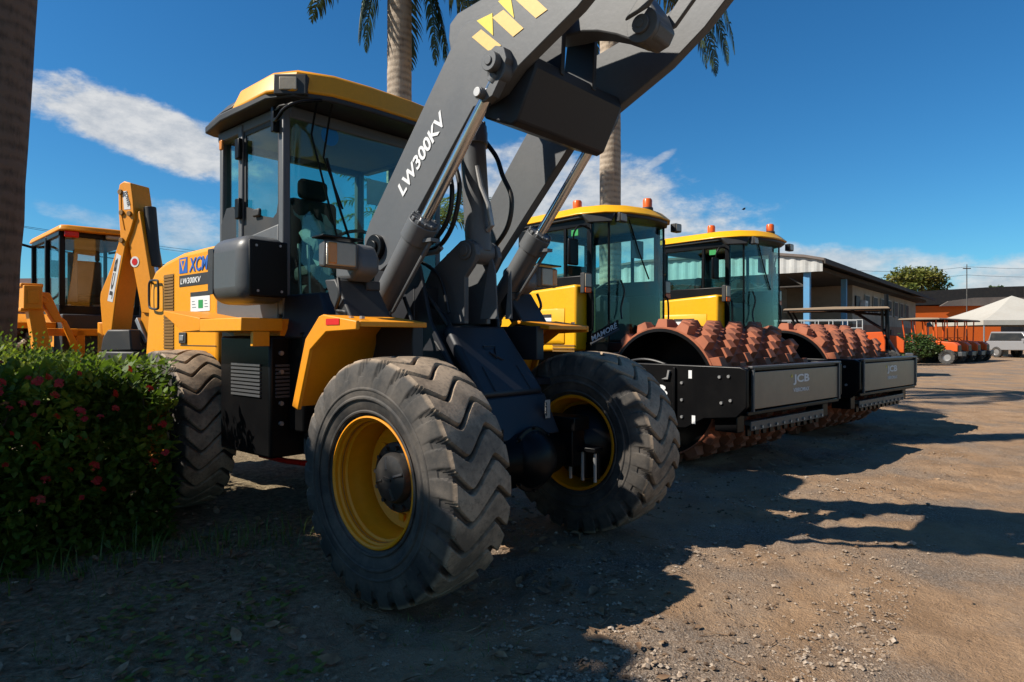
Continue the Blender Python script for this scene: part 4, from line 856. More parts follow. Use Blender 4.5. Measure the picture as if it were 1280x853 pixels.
rnd = random.Random(5)
def speckled(name, stops, scale, rough=.85):
    m, nt, out = new_mat(name)
    b = N(nt, 'ShaderNodeBsdfPrincipled', Roughness=rough); lk(nt, b.outputs[0], out.inputs[0])
    tc = N(nt, 'ShaderNodeTexCoord'); n = N(nt, 'ShaderNodeTexNoise', Scale=scale, Detail=3., Roughness=.7); lk(nt, tc.outputs['Object'], n.inputs['Vector'])
    lk(nt, ramp(nt, n.outputs[0], stops).outputs[0], b.inputs['Base Color']); return m
M['pebble'] = speckled('pebble_stone', [(.3, (.08, .052, .034)), (.5, (.21, .152, .104)), (.72, (.42, .345, .27))], 14.)
M['dryleaf'] = speckled('dry_leaf', [(.3, (.08, .04, .02)), (.5, (.19, .11, .055)), (.7, (.34, .26, .17))], 8.)
b = MB()
def stone(x, y, s):
    a = rnd.random()*6; pts = []
    for q in [(1, 0, 0), (-1, 0, 0), (0, 1, 0), (0, -1, 0), (0, 0, .7), (0, 0, -.6), (.65, .65, .35), (-.65, .65, .3), (.65, -.65, .3), (-.65, -.65, .35)]:
        k = s*(.75+rnd.random()*.5); X, Y = q[0]*math.cos(a)-q[1]*math.sin(a), q[0]*math.sin(a)+q[1]*math.cos(a)*.8
        pts.append((x+X*k, y+Y*k, gz(x, y)+s*.2+q[2]*k))
    f = [(0, 6, 4), (6, 2, 4), (2, 7, 4), (7, 1, 4), (1, 9, 4), (9, 3, 4), (3, 8, 4), (8, 0, 4), (6, 0, 5), (2, 6, 5), (7, 2, 5), (1, 7, 5), (9, 1, 5), (3, 9, 5), (8, 3, 5), (0, 8, 5)]
    b.add(pts, f)
for i in range(21000):
    d = 2.45+9*rnd.random()**2.2; x = -.6+d*(rnd.random()*1.08-.30)
    g = noise.noise((x*1.1+3, d*1.1, 0))+.5*noise.noise((x*3.1, d*3.1, 4.))
    if g < .10 and rnd.random() > .20: continue
    if x < -.2 and rnd.random() > .45: continue
    stone(x, d, .0042+.0085*rnd.random()**2.5+(.014*rnd.random() if rnd.random() < .07 else 0)+(.014 if rnd.random() < .008 else 0))
tag(b.build('pebbles', 'pebble', None, ang=20, world=True), kind='stuff')
M['clod'] = speckled('earth_clod', [(.3, (.045, .025, .013)), (.55, (.10, .06, .033)), (.75, (.17, .11, .065))], 18., .95)
b = MB()
for i in range(2600):
    d = 2.5+7*rnd.random()**1.6; x = -.8+d*(rnd.random()*1.05-.28)
    if noise.noise((x*.8+9, d*.8, 2.)) < .05: continue
    stone(x, d, .005+.013*rnd.random()**2.5)
tag(b.build('earth_clods', 'clod', None, ang=30, world=True), kind='stuff')
b = MB()
def leaf3(b, p, d, up, L_, W_, curl=.2):
    d = Vector(d).normalized(); s = d.cross(Vector(up)).normalized(); n = s.cross(d)
    p = Vector(p); q = [p, p+d*L_*.35+s*W_*.5+n*L_*curl*.4, p+d*L_*.35-s*W_*.5+n*L_*curl*.4, p+d*L_*.36-n*L_*curl*.05, p+d*L_*.7+s*W_*.4+n*L_*curl*.2, p+d*L_*.7-s*W_*.4+n*L_*curl*.2, p+d*L_*.72-n*L_*curl*.1, p+d*L_-n*L_*curl*.3]
    b.add(q, [(0, 3, 1), (0, 2, 3), (1, 3, 6, 4), (3, 2, 5, 6), (4, 6, 7), (6, 5, 7)])
for i in range(900):
    if i < 760: x, y = -3.2+3.9*rnd.random(), 2.6+3.0*rnd.random()
    else: x, y = .3+5*rnd.random(), 2.6+7*rnd.random()
    s = (.025+.05*rnd.random()**2)*(1 if i < 760 else .6)
    leaf3(b, (x, y, gz(x, y)+.008+.012*rnd.random()), (rnd.gauss(0, 1), rnd.gauss(0, 1), rnd.gauss(0, .12)), (rnd.gauss(0, .3), rnd.gauss(0, .3), 1), s*1.5, s*.7, rnd.uniform(-.3, .5))
for i in range(60):
    x, y = -3+4.2*rnd.random(), 2.6+2.6*rnd.random(); a = rnd.random()*6.28; l = .06+.14*rnd.random()
    b.tube([(x, y, gz(x, y)+.008), (x+l*.5*math.cos(a), y+l*.5*math.sin(a), gz(x, y)+.014), (x+l*math.cos(a+.3), y+l*math.sin(a+.3), gz(x, y)+.01)], .0025, 4)
tag(b.build('fallen_leaves', 'dryleaf', None, ang=60, world=True), kind='stuff')
M['grass'] = leafmat('grass_blade', [(.06, .10, .018), (.12, .20, .03), (.30, .27, .09)], .5, .3, 3.)
b = MB()
def blade(x, y, l, a, lean):
    d = Vector((math.cos(a), math.sin(a), 0)); s = Vector((-d.y, d.x, 0))*(.002+l*.011); z0 = gz(x, y)-.005; c = Vector((x, y, z0)); pts = []
    for k in range(5):
        t = k/4; p = c+Vector((0, 0, 1))*l*(t-.35*lean*t*t)+d*l*lean*t*t; w_ = 1-t*.95
        pts += [p-s*w_, p+s*w_]
    b.add(pts, [(2*k, 2*k+1, 2*k+3, 2*k+2) for k in range(4)])
tufts = [(-2.45, 4.35, 26), (-2.2, 4.5, 22), (-2.0, 4.62, 22), (-1.75, 4.7, 14), (-2.6, 4.1, 22), (-2.3, 4.15, 14), (-1.95, 4.4, 16), (-2.8, 3.9, 20), (-1.5, 4.75, 10), (-2.1, 4.25, 14), (-2.5, 3.9, 12), (-1.55, 4.4, 8), (-3.0, 3.7, 16), (-1.8, 4.45, 12)]
for (x, y, n) in tufts:
    for k in range(n*2): blade(x+rnd.gauss(0, .11), y+rnd.gauss(0, .07), .07+.20*rnd.random()**1.5, rnd.random()*6.28, .3+.9*rnd.random())
for k in range(3600):
    x, y = -3.1+3.2*rnd.random(), 2.5+2.4*rnd.random()
    if noise.noise((x*1.6, y*1.6, 9.)) < .02: continue
    blade(x, y, .02+.05*rnd.random()**2, rnd.random()*6.28, .4+1.2*rnd.random())
tag(b.build('grass', 'grass', None, ang=60, world=True), kind='stuff')
b = MB()                                              # broadleaf ground cover at the lower left
for k in range(700):
    x, y = -2.7+1.9*rnd.random(), 2.55+1.2*rnd.random()
    if noise.noise((x*1.9+5, y*1.9, 4.)) < .12: continue
    a = rnd.random()*6.28; leaf3(b, (x, y, gz(x, y)+.01+.02*rnd.random()), (math.cos(a), math.sin(a), .3), (0, 0, 1), .03+.03*rnd.random(), .02+.016*rnd.random(), .1)
tag(b.build('ground_cover_leaves', 'grass', None, ang=60, world=True), kind='stuff')

# ------------------------------------------------------------------ flowering hedge
M['hedge'] = leafmat('hedge_leaf', [(.045, .09, .007), (.125, .205, .015), (.44, .49, .05)], .62, .45, 2.2)
M['wood'] = paint('brown_wood', (.10, .07, .05), .9, dirt_amt=.3)
M['petal'] = leafmat('red_petal', [(.36, .006, .005), (.52, .012, .008), (.62, .04, .02)], .5, .3, 6.)
HO = LO
H_ = thing('flowering_hedge', 'dense green clipped hedge dotted with red flower clusters beside the loader\'s rear wheel', 'hedge', HO, LA, z=.04)
rnd = random.Random(21)
b = MB()
U0, U1, V0, V1 = -5.2, -2.08, 1.27, 4.4
def htop(u, v): return 1.22-.55*max(0, V0+.42-v)**1.5-.30*max(0, u-U1+.45)+.16*noise.noise((u*1.3, v*1.3, 2.))+.10*noise.noise((u*3.4, v*3.4, 8.))
def hleaf(p, n, s):
    d = Vector((rnd.gauss(0, .6), rnd.gauss(0, .6), rnd.gauss(.35, .6)))+Vector(n)*.7
    leaf3(b, p, d, (rnd.gauss(0, .4), rnd.gauss(0, .4), 1), s, s*.48, rnd.uniform(-.05, .25))
for i in range(8200):                                 # the side facing the yard
    v = V0+(V1-V0)*rnd.random(); w = 1.3*rnd.random(); dp = abs(rnd.gauss(0, .10)); u = U1-dp-.20*noise.noise((v*1.7, w*1.7, 5.))-.10*noise.noise((v*5, w*5, 3.))-.16*max(0, w-.7)+.10*max(0, .5-w)
    if v < V0+.25: u -= (V0+.25-v)**2*2
    hleaf((u, v, w*htop(u, v)/1.3), (1, .0, 0), .05+.035*rnd.random())
for i in range(9500):                                 # the top
    u = U0+(U1-U0)*rnd.random()**.8; v = V0+(V1-V0)*rnd.random(); dp = abs(rnd.gauss(0, .06))
    hleaf((u, v, htop(u, v)-dp), (0, 0, 1), .045+.03*rnd.random())
for i in range(3800):                                 # the side along the loader and the inside
    u = U0+(U1-U0)*rnd.random(); w = 1.25*rnd.random()
    hleaf((u, V0+abs(rnd.gauss(0, .09)), w), (0, -1, 0), .06+.03*rnd.random())
for i in range(6000): hleaf((U1-.2-.9*rnd.random(), V0+.1+(V1-V0)*rnd.random(), 1.15*rnd.random()), (.3, 0, .2), .12+.06*rnd.random())
for i in range(760):                                  # upright new shoots
    u = U1-.05-2.2*rnd.random()**1.3; v = V0+.02+(V1-V0-.3)*rnd.random(); z0 = htop(u, v)-.04; l = .07+.22*rnd.random()**1.6
    lx, ly_ = rnd.gauss(0, .02), rnd.gauss(0, .02)
    for k in range(7):
        t = k/6; a = k*2.4; leaf3(b, (u+lx*t, v+ly_*t, z0+l*t), (math.cos(a), math.sin(a), .7+t), (0, 0, 1), .05*(1-.45*t), .022, .1)
fo_ = b.build('foliage', 'hedge', H_, ang=60)
for i in range(26):
    v = V0+.1+(V1-V0-.4)*i/25+rnd.gauss(0, .03); u = U1-.25-.3*rnd.random(); q = MB()
    q.tube([(u, v, -.02), (u+rnd.gauss(0, .05), v+rnd.gauss(0, .06), .45), (u+rnd.gauss(0, .12), v+rnd.gauss(0, .12), 1.0)], .014, 6, .006); q.build('stem', 'wood', H_)
def flower():
    q = MB()
    for k in range(26):
        t = rnd.random()*6.28; r_ = .034*math.sqrt(rnd.random()); c = Vector((r_*math.cos(t), r_*math.sin(t), .018-(r_*5)**2*.5)); n_ = Vector((c.x*9, c.y*9, 1)).normalized()
        for j in range(4):
            a = j*1.571+t; d = Vector((math.cos(a), math.sin(a), .15)); leaf3(q, c, d, n_, .015, .009, .1)
    return q
fm = [flower().build('flower_cluster', 'petal', H_, ang=60) for k in range(3)]
fpos = []
for k in range(92):
    if k < 66:
        v = V0+.08+1.55*rnd.random(); w = 1.22*(1-rnd.random()**1.6*.72); fpos.append((U1+.05-.10*noise.noise((v*1.7, w*1.7, 5.))-.10*max(0, w-1.), v, w, .9))
    else:
        u = U1-.05-.9*rnd.random(); v = V0+.1+1.7*rnd.random(); fpos.append((u, v, htop(u, v)+.01, .2))
for k, (u, v, w, tl_) in enumerate(fpos):
    o = fm[k] if k < 3 else fm[k % 3].copy()
    if k >= 3: C.objects.link(o); o.parent = H_
    o.location = (u, -v, w); o.rotation_euler = (rnd.gauss(0, .3), tl_+rnd.gauss(0, .2), rnd.random()*.6); sc_ = .4+.45*rnd.random(); o.scale = (sc_,)*3

# ------------------------------------------------------------------ palms and trees
def barkmat(name, c0, c1, rings):
    m, nt, out = new_mat(name)
    b = N(nt, 'ShaderNodeBsdfPrincipled', Roughness=.9); lk(nt, b.outputs[0], out.inputs[0])
    tc = N(nt, 'ShaderNodeTexCoord'); P = tc.outputs['Object']
    w = N(nt, 'ShaderNodeTexWave', bands_direction='Z', Scale=rings, Distortion=2.2, Detail=3.); w.inputs['Detail Scale'].default_value = 1.4; lk(nt, P, w.inputs['Vector'])
    n = N(nt, 'ShaderNodeTexNoise', Scale=5., Detail=8., Roughness=.7); lk(nt, P, n.inputs['Vector'])
    mp = N(nt, 'ShaderNodeMapping'); mp.inputs['Scale'].default_value = (14, 14, 1.6); lk(nt, P, mp.inputs['Vector'])
    n2 = N(nt, 'ShaderNodeTexNoise', Scale=1.6, Detail=6., Roughness=.7); lk(nt, mp.outputs[0], n2.inputs['Vector'])
    mx = N(nt, 'ShaderNodeMath', operation='MULTIPLY_ADD'); lk(nt, n2.outputs[0], mx.inputs[0]); mx.inputs[1].default_value = .55
    q = N(nt, 'ShaderNodeMath', operation='MULTIPLY_ADD'); lk(nt, w.outputs[0], q.inputs[0]); q.inputs[1].default_value = .22; lk(nt, n.outputs[0], q.inputs[2]); lk(nt, q.outputs[0], mx.inputs[2])
    lk(nt, ramp(nt, mx.outputs[0], [(.55, ck(c0)), (.95, ck(c1))]).outputs[0], b.inputs['Base Color'])
    bp = N(nt, 'ShaderNodeBump', Strength=.6, Distance=.03); lk(nt, mx.outputs[0], bp.inputs['Height']); lk(nt, bp.outputs[0], b.inputs['Normal'])
    return m
M['bark_pale'] = barkmat('pale_palm_bark', (.17, .125, .09), (.46, .37, .28), 2.6)
M['bark_shaded'] = barkmat('shaded_palm_bark', (.035, .026, .02), (.15, .11, .085), 2.2)  # palm bark darkened: the trunk's shade is put into its colour
M['shaft'] = paint('palm_crownshaft', (.11, .2, .04), .5, dirt_amt=.3)
M['frond'] = leafmat('palm_leaflet', [(.022, .042, .018), (.045, .075, .025), (.13, .12, .06)], .45, .25, .9)
M['frond_l'] = leafmat('pale_palm_leaflet', [(.05, .09, .02), (.10, .16, .03), (.22, .25, .06)], .45, .35, 1.2)
def frond_mesh(L_, e0, e1, nl, ll, seed, hang=.9):
    """a feather frond in the x-z plane: rachis leaves at elevation e0 and bends to e1"""
    rr = random.Random(seed); b = MB(); pts = []; p = Vector((0, 0, 0)); n = 22
    for i in range(n+1):
        pts.append(p.copy()); t = i/n; e = R(e0+(e1-e0)*t**.8); p = p+Vector((math.cos(e), 0, math.sin(e)))*L_/n
    b.tube(pts, .028, 6, .006)
    for i in range(nl):
        t = .10+.90*(i/nl); f = t*n; k = min(int(f), n-1); c = pts[k].lerp(pts[k+1], f-k); d = (pts[k+1]-pts[k]).normalized()
        l = ll*(math.sin(math.pi*min(1, t*.93+.1))**.6*.85+.15)*rr.uniform(.8, 1.1)
        for s in (-1, 1):
            if rr.random() < .05: continue
            side = Vector((0, s, 0)); o_ = (side*rr.uniform(.55, .9)+d*rr.uniform(.35, .7)+Vector((0, 0, rr.uniform(-.2, .35)))).normalized()
            q = [c]; v_ = o_
            for j in range(4):
                q.append(q[-1]+v_*l/4); v_ = (v_+Vector((0, 0, -hang*rr.uniform(.35, .7)))).normalized()
            wd = .017+.008*rr.random(); up = d.cross(o_).normalized(); sd = o_.cross(up).normalized()*wd; ps = []
            for j, x in enumerate(q): k_ = (.55, 1, .9, .6, .05)[j]; ps += [x-sd*k_, x+sd*k_]
            b.add(ps, [(2*j, 2*j+1, 2*j+3, 2*j+2) for j in range(4)])
    return b
fr_var = {}
def palm(label, x, y, h, r0, r1, fronds, mat='bark_pale', fm_='frond', lean=(0, 0), seed=0, group='tall palms in the yard'):
    T = thing('palm_tree', label, 'palm tree', (x, y), None, group)
    rr = random.Random(seed); b = MB(); pts = []; n = 40
    for i in range(n+1):
        t = i/n; pts.append((lean[0]*t, -lean[1]*t, h*t-.05))
    seg = 28; vs = []
    for i, p in enumerate(pts):
        t = i/n; r = (r0+(r1-r0)*t)*(1+.10*math.exp(-t*h/.3))*(1+.012*rr.uniform(-1, 1)+(.015 if i % 2 else 0))
        for k in range(seg): a = 2*math.pi*k/seg; rq = r*(1+.02*noise.noise((math.cos(a)*2, math.sin(a)*2, t*h*.8))); vs.append((p[0]+rq*math.cos(a), p[1]+rq*math.sin(a), p[2]))
    b.add(vs, [(i*seg+k, i*seg+(k+1) % seg, (i+1)*seg+(k+1) % seg, (i+1)*seg+k) for i in range(n) for k in range(seg)])
    b.build('trunk', mat, T, ang=60)
    q = MB(); q.tube([(lean[0], -lean[1], h-.06), (lean[0], -lean[1], h+.5), (lean[0], -lean[1], h+1.05)], r1*1.04, 20, r1*.45); q.build('crownshaft', 'shaft', T)
    for (azm, L_, e0, e1, ll, hang) in fronds:
        key = (round(L_, 1), e0, e1, ll, hang, fm_)
        if key not in fr_var: fr_var[key] = frond_mesh(L_, e0, e1, int(62*L_/3), ll, len(fr_var)+3, hang).build('frond', fm_, T, ang=60); o = fr_var[key]
        else:
            o = fr_var[key].copy(); C.objects.link(o); o.parent = T
        o.location = (lean[0], lean[1], h+.85); o.rotation_euler = (rr.gauss(0, .06), 0, R(azm))
    return T
def std(seed, n=11):
    rr = random.Random(seed); return [(360*i/n+rr.uniform(-12, 12), *rr.choice([(3.2, 62, -45, .55, .9), (3.4, 40, -65, .6, .9), (3.0, 18, -80, .6, 1.0), (2.8, -5, -88, .55, 1.)])) for i in range(n)]
# azimuth 0 = to the right, 180 = to the left of the picture
palm('tall pale palm with hanging fronds right behind the loader cab', -2.07, 12., 8.0, .245, .215,
     std(1, 8)+[(186, 2.3, -50, -90, .5, 1.), (165, 2.3, -50, -90, .5, 1.), (5, 2.9, -52, -90, .5, 1.), (-25, 2.9, -52, -90, .5, 1.), (-14, 2.9, -52, -90, .5, 1.), (200, 2.3, -50, -90, .5, 1.), (12, 2.9, -8, -88, .55, 1.), (-6, 2.9, -8, -88, .55, 1.), (28, 2.9, -8, -88, .55, 1.)], seed=1, lean=(.02, 0))
palm('tall pale palm rising behind the first roller\'s yellow roof', 2.09, 14., 8.75, .235, .215,
     std(2, 9)+[(2, 3.9, 8, -88, .6, 1.), (-14, 3.9, 8, -88, .6, 1.), (16, 3.9, 8, -88, .6, 1.), (5, 3.5, -2, -88, .6, 1.), (-22, 3.5, -2, -88, .6, 1.), (172, 3.4, 30, -75, .6, 1.)], seed=2)
palm('thick dark palm trunk in shade at the left edge of the picture', -5.45, 6.5, 15., .37, .26, std(3, 12), 'bark_shaded', seed=3, lean=(1.06, 0))
palm('short feathery palm seen through and beside the loader cab glass', -2.3, 16.5, 3.2, .17, .15,
     [(a, L_, e0, e1, .55, .5) for a, L_, e0, e1 in ((0, 2.6, 60, -20), (40, 2.6, 70, 0), (80, 2.6, 60, -20), (130, 2.6, 70, 0), (175, 2.6, 60, -20), (220, 2.6, 40, -40), (265, 2.6, 60, -20), (300, 2.6, 40, -40), (335, 2.6, 40, -40), (20, 2.6, 40, -40), (195, 2.6, 70, 0))], fm_='frond_l', seed=4)

M['crown'] = leafmat('tree_leaf', [(.025, .05, .010), (.055, .10, .018), (.13, .15, .035)], .5, .3, .7)
M['crown_y'] = leafmat('yellowing_tree_leaf', [(.07, .11, .02), (.18, .20, .035), (.42, .29, .07)], .5, .3, .35)
def tree(label, x, y, h, rx, rz, nl, ls, seed, mat='crown', group=None, th=None, name='broadleaf_tree', ry=None):
    T = thing(name, label, 'tree', (x, y), None, group); rr = random.Random(seed); ry = ry or rx; cz = h-rz
    b = MB(); r = .06*h*.5+.05
    b.tube([(0, 0, -.1), (rr.gauss(0, .1), rr.gauss(0, .1), cz*.45), (rr.gauss(0, .2), rr.gauss(0, .2), cz*.9), (0, 0, cz+rz*.5)], r, 10, r*.35)
    clumps = []
    for k in range(16):
        a = rr.random()*6.28; e = math.asin(rr.uniform(-.55, 1)); kk = rr.uniform(.30, .5); q = (1-kk)*rr.uniform(.8, 1.05)
        c = Vector((rx*q*math.cos(a)*math.cos(e), ry*q*math.sin(a)*math.cos(e), cz+rz*q*math.sin(e))); clumps.append((c, kk))
        if k < 9: b.tube([(0, 0, cz*.6+.25*rz*rr.random()), (c.x*.5, c.y*.5, (cz*.75+c.z)*.5), tuple(c)], r*.4, 6, r*.1)
    clumps.append((Vector((0, 0, cz)), .55))
    b.build('trunk', 'wood', T)
    b = MB()
    for i in range(nl):
        c, k = clumps[rr.randrange(len(clumps))]; g = Vector((rr.gauss(0, 1), rr.gauss(0, 1), rr.gauss(0, 1))).normalized()*rr.random()**.45
        p = c+Vector((g.x*rx*k, g.y*ry*k, g.z*rz*k)); s = ls*rr.uniform(.6, 1.3)
        d = Vector((rr.gauss(0, 1), rr.gauss(0, 1), rr.gauss(-.1, .7))).normalized(); sd = d.cross(Vector((rr.gauss(0, .5), rr.gauss(0, .5), 1))).normalized()
        b.add([p-d*s*.5, p+sd*s*.32, p+d*s*.5, p-sd*s*.32], [(0, 1, 2, 3)])
    b.build('crown', mat, T, ang=60)
    return T
tree('dense broad tree outside the frame at the left that shades the hedge', -7.665, 1.16, 6.6, 2.5, 1.4, 12500, .32, 31, name='shade_tree', ry=2.35)
tree('round yellowing green tree rising behind the long hangar roof', 58., 95., 12.2, 5.4, 3.5, 5200, .5, 32, 'crown_y')
tree('tiny green treetop above the black roofed warehouse at the right', 77., 105., 10.2, 1.8, 2.0, 900, .5, 33)
for i, (x, y, h, r) in enumerate(((-34, 78, 7.5, 4.2), (-24, 84, 6.6, 4.0), (-13, 80, 7.2, 4.4), (-3, 86, 6.4, 4.0), (7, 82, 7., 4.3), (17, 88, 6.8, 4.1), (26, 80, 7.4, 4.5))):
    tree('%s tree in the distant tree line behind the machines' % ('leftmost', 'second from left', 'third from left', 'middle', 'third from right', 'second from right', 'rightmost')[i], x, y, h, r, h*.42, 1500, .6, 40+i, group='trees far behind the yard')
# low dark bushes in front of the hangar
for i, (x, y, h, r) in enumerate(((20.2, 33.2, 1.75, 1.5), (22.4, 35.6, 1.5, 1.3))):
    T = tree(('dark rounded bush in front of the hangar, nearer the roller', 'dark bush in front of the hangar, nearer the orange tractors')[i], x, y, h, r, h*.5, 2600, .16, 60+i, name='dark_bush', group='bushes beside the hangar'); T['category'] = 'bush'

# ------------------------------------------------------------------ hangar at the right
M['wall'] = paint('beige_render', (.42, .35, .28), .9, dirt=(.2, .15, .11), dirt_amt=.6, scale=.6)
M['salmon'] = paint('salmon_wall', (.36, .20, .13), .9, dirt=(.2, .12, .08), dirt_amt=.5, scale=.6)
M['roof'] = paint('weathered_roof_sheet', (.16, .13, .115), .8, dirt=(.28, .23, .19), dirt_amt=.6, scale=.5)
M['sheet'] = paint('grey_white_cladding', (.52, .52, .5), .7, dirt=(.2, .17, .14), dirt_amt=.5, scale=.7)
M['darkroof'] = paint('dark_eaves', (.05, .045, .042), .9, dirt_amt=.3)
M['postblue'] = paint('light_blue_paint', (.10, .30, .52), .6, dirt_amt=.3)
M['pane'] = paint('dark_window_pane', (.02, .024, .028), .5, dirt_amt=.1, bump=0)
M['brick'] = None
def brickmat():
    m, nt, out = new_mat('red_brick'); b = N(nt, 'ShaderNodeBsdfPrincipled', Roughness=.9); lk(nt, b.outputs[0], out.inputs[0])
    tc = N(nt, 'ShaderNodeTexCoord'); mp = N(nt, 'ShaderNodeMapping'); mp.inputs['Rotation'].default_value = (R(90), 0, 0); lk(nt, tc.outputs['Object'], mp.inputs['Vector'])
    br = N(nt, 'ShaderNodeTexBrick', Scale=3.2); br.inputs['Color1'].default_value = c3((.25, .085, .05)); br.inputs['Color2'].default_value = c3((.16, .055, .035)); br.inputs['Mortar'].default_value = c3((.26, .2, .16)); lk(nt, mp.outputs[0], br.inputs['Vector'])
    lk(nt, br.outputs[0], b.inputs['Base Color']); return m
M['brick'] = brickmat(); M['brownroof'] = paint('rusty_brown_roof', (.085, .04, .03), .85, dirt_amt=.3)
T = thing('hangar_building', 'long open-sided hangar with curved sheet roof and blue columns at the right', 'hangar', (16.9, 36.), -51.2)
rp = [(.25, 5.72), (-.8, 5.98), (-2.4, 6.22), (-5., 6.38), (-11., 6.4), (-22., 5.5)]
b = MB(); b.prism(rp+[(v, w-.14) for v, w in rp[::-1]], 'u', -.2, 47.5); rf = b.build('roof', 'roof', T)
b = MB(); b.prism([(.30, 5.70), (.30, 5.42), (.22, 5.42), (.22, 5.70)], 'u', -.25, 47.6); b.build('gutter', 'darkroof', rf)
b = MB(); b.prism([(-.5, 5.25), (-.5, 5.5), (-21., 5.3), (-21., 5.05)], 'u', .3, 47.); b.build('ceiling', 'darkroof', T)
b = MB(); fp = []; n_ = 150
for i in range(n_+1):
    v = .1-22*i/n_; 
    top = next(w0+(w1-w0)*(v-v0)/(v1-v0) for (v0, w0), (v1, w1) in zip(rp, rp[1:]) if v1 <= v <= v0 or v > .2)-.15
    fp.append((-.06+(.05 if i % 4 < 2 else 0), v, top))
b.add([(u, v, 5.02) for u, v, w in fp]+[(u, v, w) for u, v, w in fp], [(i, i+1, n_+2+i, n_+1+i) for i in range(n_)]); b.build('gable_cladding', 'sheet', T, ang=10)
for u_ in (.35, 9.2):
    MB().box(u_-.16, u_+.16, -.95, -.63, 0, 5.3).build('column', 'postblue', T)
b = MB(); b.box(2.5, 14.5, -6.2, -6., 0, 5.2); b.build('recessed_wall', 'wall', T)
b = MB(); b.box(5.5, 5.7, -21, -6.2, 0, 5.2); b.build('end_wall', 'wall', T)
b = MB()
for i in range(46): b.box(2.6+.26*i, 2.72+.26*i, -5.99, -5.95, 3.6, 5.1)
b.build('wall_cladding', 'sheet', T)
b = MB(); b.box(14.7, 46., -8., -1.4, 2.4, 5.25); wl = b.build('front_wall', 'wall', T)
b = MB(); b.box(14.75, 46., -7.9, -1.36, 0, 2.4); b.build('lower_wall', 'salmon', T)
for i in range(7):
    u_ = 19.5+3.3*i; f = MB().box(u_-.85, u_+.85, -1.36, -1.28, 3.3, 4.75).build('window', 'sheet', wl)
    for j in range(4): MB().box(u_-.80+.41*j, u_-.43+.41*j, -1.275, -1.26, 3.38, 4.67).build('pane', 'pane', f)
for v_ in (-7.2, -8.9):
    MB().box(5.42, 5.495, v_-.35, v_+.35, 3.2, 4.4).build('end_window', 'pane', T); MB().box(5.42, 5.495, v_-.4, v_+.4, .8, 2.4).build('end_window', 'pane', T)
b = MB(); b.box(15.4, 16.8, -1.36, -1.28, 3.1, 4.5); b.build('dark_opening', 'pane', T)
b = MB(); b.box(17., 17.9, -1.35, -.95, 3.2, 4.2); ac = b.build('air_conditioner', 'white', T, .03); MB().cyl((17.45, -.95, 3.7), (17.45, -.93, 3.7), .34, 20).build('fan_grille', 'steel', ac)
b = MB()
for i in range(7): b.box(.4, .5, -3.-i*.01-2.*i, -2.9-2.*i, 4.2, 5.1) if False else b.tube([(.45, -1.0-2.4*i, 4.3), (.45, -2.2-2.4*i, 5.1), (.45, -3.4-2.4*i, 4.3)], .05, 6)
b.tube([(.45, -.8, 4.28), (.45, -18., 4.28)], .05, 6); b.build('roof_truss', 'darkroof', T)
b = MB(); b.box(30., 31.4, -1.34, -1.28, 0, 2.1); b.build('doorway', 'pane', T)

# far warehouse with orange front
M['orangewall'] = paint('orange_wall', (.78, .14, .012), .8, dirt_amt=.12, scale=.5)
M['shade_net'] = paint('black_roof_sheet', (.022, .021, .022), .9, dirt_amt=.1)
M['greywall'] = paint('grey_block_wall', (.10, .095, .09), .9, dirt_amt=.4)
T = thing('orange_warehouse', 'far warehouse with bright orange front under a long black roof', 'warehouse', (54., 80.), 4.)
b = MB(); b.prism([(-6.5, 5.3), (-6.5, 6.9), (4., 7.5), (30., 8.2), (30., 5.6), (8., 5.6)], 'v', -8, 0); b.build('roof', 'shade_net', T)
b = MB(); b.box(-6.3, 5.4, -7., -.3, .95, 5.25); b.build('orange_front', 'orangewall', T)
b = MB(); b.box(-6.4, 30, -7.2, -.5, -.1, .95); b.box(5.4, 30., -7.2, -.8, .95, 5.5); b.build('base_wall', 'greywall', T)
b = MB(); b.prism([(-2., 5.2), (-1., 5.8), (2., 6.2), (6., 6.3), (10., 6.0), (10., 5.3)], 'v', .02, .3); b.build('roof_awning', 'roof', T)
for u_ in (8.1, 16.): MB().box(u_-.25, u_+.25, .02, .3, 0, 7.5).build('roof_post', 'shade_net', T)

# white market tent
M['canvas'] = paint('white_canvas', (.50, .47, .41), .8, dirt=(.36, .31, .25), dirt_amt=.3, scale=.6)
T = thing('canopy_tent', 'white pyramid canopy tent pitched at the right edge of the yard', 'tent', (38., 50.), 8.)
b = MB(); e = 4.15; n_ = 10; c_ = [(-e, -e), (e, -e), (e, e), (-e, e)]
for k in range(4):
    (u0, v0), (u1, v1) = c_[k], c_[(k+1) % 4]; vs = []
    for i in range(n_+1):
        t = i/n_; z = 2.62+1.95*(t**1.25); vs += [(u0*(1-t), v0*(1-t), z), (u1*(1-t), v1*(1-t), z)]
    b.add(vs, [(2*i, 2*i+1, 2*i+3, 2*i+2) for i in range(n_)])
    b.add([(u0, v0, 2.62), (u1, v1, 2.62), (u1, v1, 2.28), (u0, v0, 2.28)], [(0, 1, 2, 3)])
b.build('tent_roof', 'canvas', T, ang=20)
for u_, v_ in c_: MB().cyl((u_*.98, v_*.98, 0), (u_*.98, v_*.98, 2.6), .05, 10).build('tent_leg', 'steel', T)
